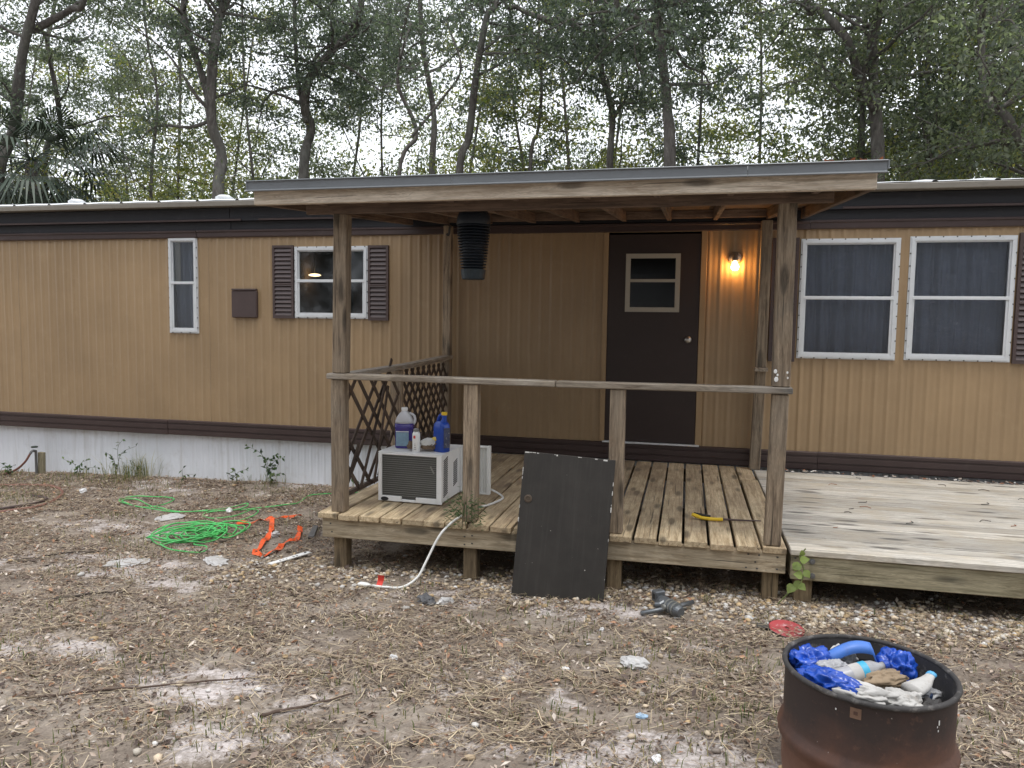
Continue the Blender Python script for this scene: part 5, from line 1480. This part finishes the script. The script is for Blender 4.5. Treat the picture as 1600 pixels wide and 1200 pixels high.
# straw, needles and small twigs
x, y = scatter(215000, -9, 5.0, -5.3, 0.0, 0.45); n = len(x)
hot = np.clip(1.2 - ((x - 0.2) / 1.6) ** 2 - ((y + 3.9) / 1.0) ** 2, 0, 1)
L = RNG.uniform(0.03, 0.12, n) * (1 + 0.5 * hot); a = RNG.normal(0.35, 0.9, n)
wv = RNG.uniform(0.0007, 0.0019, n)
C = np.stack([x, y, gz(x, y) + RNG.uniform(0.006, 0.024, n)], 1)
D = np.stack([np.cos(a), np.sin(a), RNG.normal(size=n) * 0.12], 1) * (L / 2)[:, None]; S = np.stack([-np.sin(a), np.cos(a), 0 * a], 1) * wv[:, None]
U = np.stack([0 * a, 0 * a, wv * 0.9], 1); Bn = np.stack([-np.sin(a), np.cos(a), 0 * a], 1) * (RNG.normal(size=n) * 0.10 * L)[:, None]
V = np.stack([C - D - S, C - D + S, C + S + Bn + U, C - S + Bn + U, C + D], 1).reshape(-1, 3)
k = np.arange(n)[:, None] * 5
F = [f for f in (k + np.array([[0, 1, 2, 3]])).tolist()] + [f for f in (k + np.array([[3, 2, 4]])).tolist()]
SPAL = np.array([(0.38, 0.305, 0.21), (0.30, 0.235, 0.165), (0.47, 0.39, 0.27), (0.21, 0.16, 0.115), (0.12, 0.09, 0.07), (0.27, 0.21, 0.155), (0.16, 0.12, 0.09)]) * np.array((1.24, 1.24, 1.21))
T = np.repeat(SPAL[RNG.integers(0, len(SPAL), n)] * RNG.uniform(0.7, 1.2, (n, 1)), 5, axis=0)
add('dry_straw', V, F, STRAW, tint=T, origin=(0, 0, 0), kind='stuff')
# pebbles along the front of the decks
n = 15000
x = RNG.uniform(-2.1, 4.6, n); y = -2.62 + RNG.normal(size=n) * 0.27
p_ = np.exp(-((y + 2.66) / 0.30) ** 2) * np.clip(0.25 + 2.2 * (fbm(x * 1.6, y * 1.8, 77) - 0.32), 0.05, 1)
kp = (RNG.uniform(0, 1, n) < p_) & (y < -2.05) & (y > -3.35); x, y = x[kp], y[kp]
xe = RNG.uniform(-8, 4.6, 1500); ye = RNG.uniform(-5, -0.2, 1500); kp = ~under_deck(xe, ye); x = np.concatenate([x, xe[kp]]); y = np.concatenate([y, ye[kp]]); n = len(x)
import bmesh
bm = bmesh.new(); bmesh.ops.create_icosphere(bm, subdivisions=1, radius=1.0)
iv = np.array([v.co[:] for v in bm.verts]); fi = np.array([[v.index for v in f.verts] for f in bm.faces]); bm.free()
sz = RNG.uniform(0.006, 0.0165, n) * RNG.choice([1, 1, 1.25], n)
sx = sz * RNG.uniform(0.9, 1.4, n); sy = sz * RNG.uniform(0.7, 1.0, n); szz = sz * RNG.uniform(0.4, 0.75, n); a = RNG.uniform(0, 6.28, n)
jit = RNG.uniform(0.85, 1.15, (n, len(iv), 1))
P = iv[None] * jit
px = P[..., 0] * sx[:, None]; py = P[..., 1] * sy[:, None]
V = np.stack([px * np.cos(a)[:, None] - py * np.sin(a)[:, None] + x[:, None], px * np.sin(a)[:, None] + py * np.cos(a)[:, None] + y[:, None], P[..., 2] * szz[:, None] + (gz(x, y) + szz * 0.55 + 0.003)[:, None]], 2).reshape(-1, 3)
F = (fi[None] + (np.arange(n) * len(iv))[:, None, None]).reshape(-1, 3)
PPAL = np.array([(0.52, 0.43, 0.31), (0.60, 0.54, 0.45), (0.42, 0.32, 0.21), (0.62, 0.60, 0.57), (0.50, 0.36, 0.20), (0.34, 0.29, 0.25), (0.58, 0.47, 0.34), (0.24, 0.20, 0.17)])
T = np.repeat(PPAL[RNG.integers(0, len(PPAL), n)] * RNG.uniform(0.75, 1.15, (n, 1)), len(iv), axis=0)
add('pebbles', V, F, STONE, tint=T, smooth=True, origin=(0, 0, 0), kind='stuff')
# thin grass in tufts
cs = [(-1.7, -4.12, .20, 90), (-1.2, -4.5, .16, 80), (-0.86, -4.54, .14, 80), (-0.57, -4.47, .12, 60), (0.31, -4.12, .09, 60), (0.72, -3.4, .22, 110), (1.1, -3.45, .18, 140), (0.8, -4.30, .18, 120), (-0.31, -3.25, .10, 50), (-0.69, -4.08, .12, 50), (-2.4, -4.25, .3, 90), (-0.05, -3.02, .10, 40), (0.25, -3.2, .12, 40), (1.0, -3.9, .18, 140), (1.85, -3.8, .15, 90), (0.4, -3.75, .2, 60), (-5.6, -0.35, .25, 260), (-5.0, -0.3, .2, 200), (-6.5, -0.5, .4, 260), (-5.5, -1.2, .22, 260), (-3.3, -0.35, .2, 120), (-3.4, -2.3, .15, 90), (-2.6, -0.35, .2, 100), (-3.9, -1.6, .2, 70), (-0.2, -4.15, .2, 60), (-1.7, -3.3, .3, 50), (1.2, -2.85, .06, 30), (0.92, -2.62, .03, 24), (-4.6, -0.3, .25, 100), (-2.0, -0.6, .3, 90)]
C = []
for (a, c, s, k_) in cs:
    q = np.stack([a + RNG.normal(size=k_) * s, c + RNG.normal(size=k_) * s * 0.7], 1); C.append(q)
q = np.stack([RNG.uniform(-8, 4.5, 16000), RNG.uniform(-5.2, -0.1, 16000)], 1); q = q[(fbm(q[:, 0] * 2.3, q[:, 1] * 2.9, 91) > 0.515) & ~under_deck(q[:, 0], q[:, 1])]; C.append(q)
C = np.concatenate(C); C = C[(C[:, 1] < -0.03) & (np.hypot(C[:, 0] - BX, C[:, 1] - BY) > 0.3)]
C = np.concatenate([C, gz(C[:, 0], C[:, 1])[:, None]], 1)
V, F, T = grass_geo(C, 0.015, 0.065, GPAL)
add('grass', V, F, LEAF, tint=T, origin=(0, 0, 0), kind='stuff')
# two curled dead leaves on the porch roof edge and twigs on the open deck
for (lx, ly, s, lab) in ((1.50, -2.66, 0.095, 'larger curled orange dead leaf on the porch roof edge'), (1.655, -2.66, 0.07, 'smaller orange dead leaf at the corner of the porch roof')):
    zz = rz_(ly) + 0.1145; V = []; F = []; n = 9
    for i in range(n):
        t = i / (n - 1) * 2 - 1; wv = s * 0.32 * max(0.04, 1 - t * t)
        for j, u in enumerate((-1, 0, 1)):
            V.append((lx + t * s * 0.8, ly + u * wv, zz + 0.012 + 0.025 * abs(u) + 0.022 * t * t + 0.006 * math.sin(9 * t)))
    for i in range(n - 1):
        for j in range(2):
            q = i * 3 + j; F.append([q, q + 3, q + 4, q + 1])
    tag(add('dead_leaf', V, F, LIT, tint=np.tile((0.36, 0.13, 0.06), (len(V), 1)), smooth=True), lab, 'leaf')
mb = MB(); T = []
for k in range(26):
    a = random.uniform(1.5, 4.6); c = random.uniform(-2.45, -0.25); an = random.uniform(0, 3.1); l = random.uniform(0.02, 0.06)
    P = smooth_path([(a, c, DT + 0.004), (a + l * math.cos(an), c + l * math.sin(an), DT + 0.007), (a + 1.7 * l * math.cos(an + 0.6), c + 1.7 * l * math.sin(an + 0.6), DT + 0.004)], 3)
    V, F = tube(P, 0.0022, 4); mb.put(V, F, random.choice(((0.06, 0.05, 0.04), (0.25, 0.10, 0.05), (0.03, 0.03, 0.03))))
for k in range(160):
    a = random.uniform(1.5, 5.5); c = random.uniform(-0.17, -0.10) - 0.03 * random.random(); an = random.uniform(0, 3.1); l = random.uniform(0.02, 0.05)
    d = np.array((math.cos(an), math.sin(an), 0.2)) * l; s = np.array((-math.sin(an), math.cos(an), 0.1)) * l * 0.35; p = np.array((a, c - 0.02, DT + 0.003 + random.random() * 0.01))
    mb.put([p, p + d * 0.5 + s, p + d, p + d * 0.5 - s], [[0, 1, 2, 3]], random.choice(((0.30, 0.26, 0.22), (0.12, 0.08, 0.06), (0.2, 0.09, 0.05), (0.5, 0.48, 0.45))))
mb.add('deck_litter', STRAW, None, kind='stuff')
# ------------------------------------------------------------------ trees
m, nt, b = M_new('grey_oak_bark')
v = coords(nt, (7, 7, 1.6)); n1 = noise_n(nt, v, 2.2, 7, 0.7, 0.5)
v2 = coords(nt, (1, 1, 1)); n2 = noise_n(nt, v2, 1.3, 4, 0.6)
c = ramp(nt, n1, [(0.3, (0.05, 0.044, 0.04)), (0.55, (0.12, 0.108, 0.098)), (0.75, (0.22, 0.205, 0.19))])
c = mix(nt, ramp(nt, n2, [(0.5, gray(0)), (0.7, gray(0.5))]), c, (0.19, 0.20, 0.175))
lk(nt, c, b.inputs['Base Color']); b.inputs['Roughness'].default_value = 0.95
bump(nt, b, n1, 0.8, 0.03)
BARK = m
OAK = tinted('oak_leaf', 0.36, 0.5, 0.6, (1.6, 1.75, 1.15))
DKP = np.array([(0.080, 0.100, 0.082), (0.10, 0.122, 0.098), (0.122, 0.145, 0.115), (0.066, 0.084, 0.074)])
YEP = np.array([(0.16, 0.18, 0.055), (0.21, 0.21, 0.07), (0.12, 0.15, 0.05), (0.24, 0.22, 0.08)])
MIDP = np.array([(0.11, 0.13, 0.09), (0.135, 0.155, 0.105), (0.155, 0.17, 0.115), (0.09, 0.11, 0.085)])

def crown_geo(C, rad, per, L, pal, flat=0.5):
    per = int(per * 0.98); C = np.repeat(np.asarray(C), per, axis=0); n = len(C)
    sub = np.repeat(RNG.normal(size=(n // per * 5, 3)) * 0.8, per // 5 + 1, axis=0).reshape(-1, 5 * (per // 5 + 1), 3)[:, :per].reshape(-1, 3)[:n]; off = (sub + RNG.normal(size=(n, 3)) * 0.42) * np.repeat(np.asarray(rad), per)[:, None] * np.array([1, 1, flat])
    P = C + off
    D = unit(n); D[:, 2] -= 0.35; D /= np.linalg.norm(D, axis=1)[:, None]
    N = unit(n); N[:, 2] += 0.5; N -= D * (N * D).sum(1)[:, None]; N /= np.linalg.norm(N, axis=1)[:, None]
    t = pal[RNG.integers(0, len(pal), n)] * RNG.uniform(0.65, 1.35, (n, 1))
    LL = L * RNG.uniform(0.6, 1.25, n)
    return leaf_quads(P, D, N, LL, LL * 0.46, t)

def limb_path(p, az, up, ln, droop=0.15):
    d = np.array((math.cos(az) * math.cos(up), math.sin(az) * math.cos(up), math.sin(up)))
    P = [np.array(p)]
    k = 5
    for i in range(k):
        d = d + RNG.normal(size=3) * 0.22 + np.array((0, 0, -droop * 0.3 + 0.05)); d /= np.linalg.norm(d)
        P.append(P[-1] + d * ln / k)
    return smooth_path(P, 3)

def tree(name, label, stems, y, hmin, nl, per, L=0.10, pal=DKP, ln=(1.4, 3.0), rad=0.33, top=3.0, nspray=5, loY=None, group='trees behind the mobile home', skip=None):
    """stems: list of (radius at foot, [(x, z) ...]) ; the first goes into the ground"""
    base = (stems[0][1][0][0], y, float(gz(stems[0][1][0][0], y)))
    t = thing(name, label, 'tree', base, group)
    mb = MB(); C = []; rd = []
    for si, (r, pts) in enumerate(stems):
        P3 = [(px, y + 0.25 * math.sin(i * 1.7 + si) * (i > 0), pz) for i, (px, pz) in enumerate(pts)]
        if si == 0:
            P3 = [(pts[0][0] + 0.05, y, base[2] - 0.3)] + P3
        P3.append((P3[-1][0] + RNG.uniform(-0.4, 0.4), P3[-1][1] + RNG.uniform(-0.6, 0.6), P3[-1][2] + top))
        P = smooth_path(P3, 6); m_ = len(P)
        rr = 0.86 * np.linspace(r * (1.0 if si == 0 else 0.9), r * 0.5, m_) * (1 + 0.06 * RNG.normal(size=m_))
        V, F = tube(P, rr, 10); mb.put(V, F)
        zs = P[:, 2]
        for k in range(nl if si == 0 else max(3, nl // 2)):
            ok = np.where(zs > hmin)[0]
            if not len(ok): break
            i = int(RNG.choice(ok)); az = RNG.uniform(0, 2 * math.pi); l = RNG.uniform(*ln)
            Q = limb_path(P[i], az, RNG.uniform(-0.05, 0.75), l)
            V, F = tube(Q, np.linspace(min(0.045, rr[i] * 0.5), 0.008, len(Q)), 5); mb.put(V, F)
            for s in range(nspray):
                j = int(RNG.uniform(0.35, 1.0) * (len(Q) - 1))
                q = Q[j] + RNG.normal(size=3) * np.array((0.5, 0.5, 0.35)) * 0.8
                if skip is not None and skip(q): continue
                C.append(q); rd.append(rad * RNG.uniform(0.55, 1.25))
                W = smooth_path([Q[j], (Q[j] + q) / 2 + RNG.normal(size=3) * 0.06, q], 3)
                V, F = tube(W, 0.006, 4); mb.put(V, F)
    mb.add('trunk', BARK, t, smooth=True, origin=base)
    if C:
        V, F, T = crown_geo(C, rd, per, L, pal)
        add('crown', V, F, OAK, t, tint=T, origin=base)
    return t

tree('oak_tree', 'pale leaning tree nearest the palm at the edge of the woods', [(0.20, [(-16.71, 4.28), (-16.37, 5.88), (-15.7, 7.58), (-15.02, 8.92)]), (0.12, [(-15.45, 8.2), (-14.37, 8.68), (-13.62, 8.8)])], 9, 6.4, 10, 100)
tree('oak_tree', 'thin crooked trunk rising just behind the palm', [(0.10, [(-17.19, 5.36), (-16.89, 6.29), (-16.64, 7.28), (-16.73, 8.59), (-16.86, 9.54)])], 11, 5.6, 13, 100, pal=MIDP)
tree('oak_tree', 'dark tree forking high above the narrow window', [(0.17, [(-9.57, 3.67), (-9.63, 4.77), (-9.66, 5.47), (-9.48, 6.7), (-9.57, 7.66), (-9.52, 8.33)]), (0.12, [(-9.68, 5.2), (-9.89, 6.17), (-10.15, 7.56), (-10.29, 8.26)])], 8, 5.5, 15, 120, rad=0.36)
tree('oak_tree', 'forked tree standing above the shuttered window', [(0.15, [(-8.57, 4.48), (-8.49, 5.78), (-8.48, 6.3), (-8.24, 6.9), (-7.97, 7.5), (-7.35, 8.1), (-6.93, 8.6)]), (0.085, [(-8.49, 5.93), (-8.65, 6.4), (-8.61, 7.61)])], 10, 6.2, 15, 120, rad=0.36)
tree('oak_tree', 'slim upright trunk behind the porch roof beside the leaning one', [(0.11, [(-5.94, 4.77), (-5.98, 6.5), (-6.17, 8.14), (-6.23, 9.59)])], 12, 7.6, 10, 110)
tree('oak_tree', 'dark trunk leaning over the bug zapper end of the porch roof', [(0.13, [(-4.88, 4.56), (-4.71, 5.71), (-4.45, 7.07), (-4.14, 8.4), (-3.99, 8.98)])], 11, 7.0, 14, 110, rad=0.36)
tree('oak_tree', 'small crooked tree with bare bent branches above the porch roof', [(0.066, [(-5.68, 4.21), (-5.34, 5.32), (-5.64, 6.23), (-5.55, 6.78)]), (0.044, [(-5.36, 5.2), (-4.67, 6.04), (-4.16, 6.53)])], 9, 6.0, 5, 60, top=1.0)
tree('oak_tree', 'thick straight trunk rising behind the middle of the door side roof', [(0.155, [(0.31, 4.06), (0.23, 5.25), (0.11, 6.21), (0.01, 7.4)]), (0.088, [(0.08, 6.5), (-0.52, 7.14), (-0.78, 7.4)])], 8, 5.6, 15, 110, rad=0.36)
tree('oak_tree', 'tree with one long limb arching over the porch roof', [(0.105, [(-1.06, 4.4), (-1.06, 5.86), (-1.3, 7.0)]), (0.09, [(-1.28, 6.9), (-1.55, 7.4), (-2.0, 7.7), (-2.61, 7.9), (-3.28, 8.3), (-3.5, 8.53)])], 10, 5.0, 15, 110)
tree('oak_tree', 'thick spreading tree behind the two wide windows', [(0.155, [(4.26, 3.86), (4.14, 5.81), (4.01, 6.65), (4.08, 7.47)]), (0.128, [(4.16, 5.3), (3.85, 5.94), (3.53, 6.56), (3.04, 7.26), (2.85, 7.58)])], 9, 4.8, 18, 110, pal=MIDP)
tree('oak_tree', 'thin straight trunk among dense leaves above the wide windows', [(0.08, [(5.7, 4.19), (5.63, 6.6), (5.6, 8.18)])], 11, 4.6, 16, 120)
tree('oak_tree', 'second thin trunk among dense leaves above the wide windows', [(0.081, [(6.5, 4.16), (6.41, 6.82), (6.4, 8.12)])], 11, 4.6, 16, 120)
tree('oak_tree', 'dense dark tree leaning in over the end of the wide windows', [(0.12, [(7.2, 2.5), (6.69, 3.53), (6.17, 4.12), (5.81, 4.62), (5.52, 5.37)])], 7.5, 3.4, 20, 100, rad=0.42, pal=MIDP, ln=(1.0, 2.2))
tree('oak_tree', 'slender bare trunk in the bright gap above the porch roof', [(0.07, [(-3.73, 5.34), (-3.57, 6.57), (-3.42, 7.61), (-3.48, 9.0)])], 14, 8.2, 6, 70)
tree('oak_tree', 'slender trunk hung with drooping leaves beside the forking tree', [(0.066, [(-15.33, 4.94), (-15.22, 7.78), (-15.29, 9.47)])], 13, 4.8, 18, 90, pal=MIDP)
# trees further back: four built, then copied
far = []
for k in range(4):
    far.append(tree('woodland_tree', 'x', [(0.075, [(0.0, 2.5), (RNG.uniform(-.3, .3), 5.0), (RNG.uniform(-.6, .6), 9.0)])], 0, 2.8 + 0.5 * k, 24, 90, L=0.14, pal=(MIDP, YEP, DKP, MIDP)[k], ln=(1.5, 3.2), rad=0.5, top=4.0, group='woodland trees further back'))
spots = [(-24, 15, 0), (-20.5, 18, 2), (-17, 16.5, 1), (-13.2, 15, 0), (-10.5, 17.5, 3), (-6.8, 19, 1), (-4.6, 16.5, 2), (-1.6, 18.5, 3), (0.8, 14.5, 2), (2.6, 17, 1), (4.6, 14, 0), (7.2, 15.5, 3), (9.8, 13, 2), (12.5, 16, 0), (-27, 20, 3), (15, 12, 1), (4.4, 12.2, 0), (7.9, 12.6, 1), (6.2, 14.5, 3), (-3.0, 15, 1), (-8.8, 15.5, 3), (-15, 17, 1)]
near_by = ['the palm end of the woods', 'the gap beyond the palm', 'the hanging leaf tree', 'the forking tree', 'the forked tree above the shuttered window', 'the leaning trunk', 'the slender bare trunk', 'the arching limb', 'the thick straight trunk', 'the ridge above the door lamp', 'the spreading tree', 'the two thin trunks', 'the dense dark tree', 'the far corner of the house', 'the far edge of the palm', 'the end of the open deck', 'the two wide windows', 'the end of the wide windows', 'the gap between the wide windows', 'the slim trunk by the arching limb', 'the narrow window and the vent cover', 'the pale leaning tree']
look = ['mid green woodland tree seen far behind ', 'yellowish woodland tree seen far behind ', 'dark green woodland tree seen far behind ', 'loose olive woodland tree seen far behind ']
used = set()
for i, (sx, sy, k) in enumerate(spots):
    o = far[k] if k not in used else copy_tree(far[k])
    used.add(k)
    o.location = (sx, sy, float(gz(sx, sy))); o.rotation_euler = (0, 0, RNG.uniform(0, 6.28))
    s = RNG.uniform(0.85, 1.15); o.scale = (s, s, s)
    o['label'] = look[k] + near_by[i]; o['group'] = 'woodland trees further back'
# yellow-green bushes under the trees
bush = []
for k in range(2):
    t = thing('bush', 'x', 'bush', (0, 0, 0), 'bushes under the trees')
    mb = MB(); C = []; rd = []
    for j in range(16):
        Q = limb_path((RNG.uniform(-0.3, 0.3), RNG.uniform(-0.3, 0.3), 0), RNG.uniform(0, 6.28), RNG.uniform(0.7, 1.4), RNG.uniform(2.6, 4.6), 0.3)
        V, F = tube(Q, np.linspace(0.03, 0.008, len(Q)), 5); mb.put(V, F)
        for s in range(7):
            q = Q[int(RNG.uniform(0.35, 1) * (len(Q) - 1))] + RNG.normal(size=3) * 0.3; C.append(q); rd.append(RNG.uniform(0.25, 0.45))
    mb.add('stem', BARK, t, smooth=True)
    V, F, T = crown_geo(C, rd, 170, 0.066, YEP if k == 0 else np.concatenate([MIDP, YEP])); add('foliage', V, F, OAK, t, tint=T)
    bush.append(t)
bsp = [(-15.0, 12.5, 1), (-12.6, 11.5, 0), (-9.8, 12.5, 0), (-7.6, 13.5, 0), (-6.2, 11.8, 1), (-3.9, 13, 0), (-2.2, 12.2, 1), (-0.4, 13, 1), (1.7, 11.0, 0), (2.9, 10.2, 1), (5.0, 9.6, 1), (-18.4, 13, 1), (7.4, 9.4, 0), (-11.2, 14, 1)]
bn = ['behind the palm', 'below the slender hanging tree', 'below the forking tree', 'below the forked tree', 'beside the crooked small tree', 'in front of the slender bare trunk', 'under the arching limb', 'beside the thick straight trunk', 'behind the door lamp end of the roof', 'behind the porch roof corner', 'under the spreading tree', 'at the outer side of the palm', 'under the dense dark tree', 'between the forking tree and the hanging tree']
used = set()
for i, (sx, sy, k) in enumerate(bsp):
    o = bush[k] if k not in used else copy_tree(bush[k])
    used.add(k)
    o.location = (sx, sy, float(gz(sx, sy))); o.rotation_euler = (0, 0, RNG.uniform(0, 6.28)); s = RNG.uniform(1.3, 1.7); o.scale = (s, s, s)
    o['label'] = ('yellow green bush ' if k == 0 else 'olive green bush ') + bn[i]
# cabbage palm
PALM = paint('palm_frond_green', (0.045, 0.068, 0.045), 0.5, 0.3, (0.10, 0.12, 0.07), 0.4, 3.0)
pm = thing('palm_tree', 'dark drooping fan palm beside the pale leaning tree', 'palm', (-16.3, 9.6, float(gz(-16.3, 9.6))))
V, F = tube([(-16.3, 9.6, -1.2), (-16.25, 9.6, 2.2), (-16.2, 9.6, 5.15)], [0.20, 0.19, 0.17], 12); add('trunk', V, F, BARK, pm, smooth=True)
for k in range(30):
    az = k * 2.399; el = 0.95 - 1.9 * (k / 29) ** 0.8
    d = np.array((math.cos(az) * math.cos(el), math.sin(az) * math.cos(el), math.sin(el)))
    o0 = np.array((-16.2, 9.6, 5.2)); ln = RNG.uniform(1.1, 1.7)
    P = smooth_path([o0, o0 + d * ln * 0.55 + (0, 0, 0.06), o0 + d * ln + (0, 0, -0.12)], 4)
    mb = MB(); V, F = tube(P, 0.018, 5); mb.put(V, F)
    hub = P[-1]; s = np.cross(d, (0, 0, 1)); s /= np.linalg.norm(s) + 1e-9; up = np.cross(s, d)
    for j in range(26):
        a = R(-115 + 230 * j / 25); dd = d * math.cos(a) + s * math.sin(a); l = RNG.uniform(1.05, 1.4) * (1 - 0.25 * abs(a) / 2)
        w_ = np.cross(dd, up) * 0.034
        p1 = hub + dd * l * 0.55; p2 = hub + dd * l + np.array((0, 0, -0.5 * l))
        mb.put([hub, p1 + w_ + up * 0.01, p2, p1 - w_ + up * 0.01], [[0, 1, 2, 3]])
    mb.add('frond', PALM, pm)
# far woods as one mass, behind the trees and round the sides and rear of the yard
def woods(name, pts, per, L, pal):
    C = np.array(pts); V, F, T = crown_geo(C, np.full(len(C), 1.0), per, L, pal, 0.9)
    return add(name, V, F, OAK, tint=T, origin=(0, 0, 0), kind='stuff')
pts = [(RNG.uniform(-52, 30), RNG.uniform(24, 40), 2.0 + RNG.uniform(0, 1) ** 1.25 * 12.5) for _ in range(900)]
pts += [(RNG.uniform(-52, 30), RNG.uniform(22, 36), RNG.uniform(3.5, 8.5)) for _ in range(420)]
woods('far_woods', pts, 85, 0.22, np.concatenate([MIDP * 1.1, YEP, MIDP * 1.1]))  # leaf colours lightened so that distant haze is painted into them
pts = []
for _ in range(1900):
    a = RNG.uniform(-2.85, -0.1); r = RNG.uniform(22, 31)
    pts.append((math.cos(a) * r * 1.3, -6 + math.sin(a) * r, RNG.uniform(0, 1) ** 0.8 * 17))
woods('yard_woods', pts, 75, 0.40, DKP * 0.5)
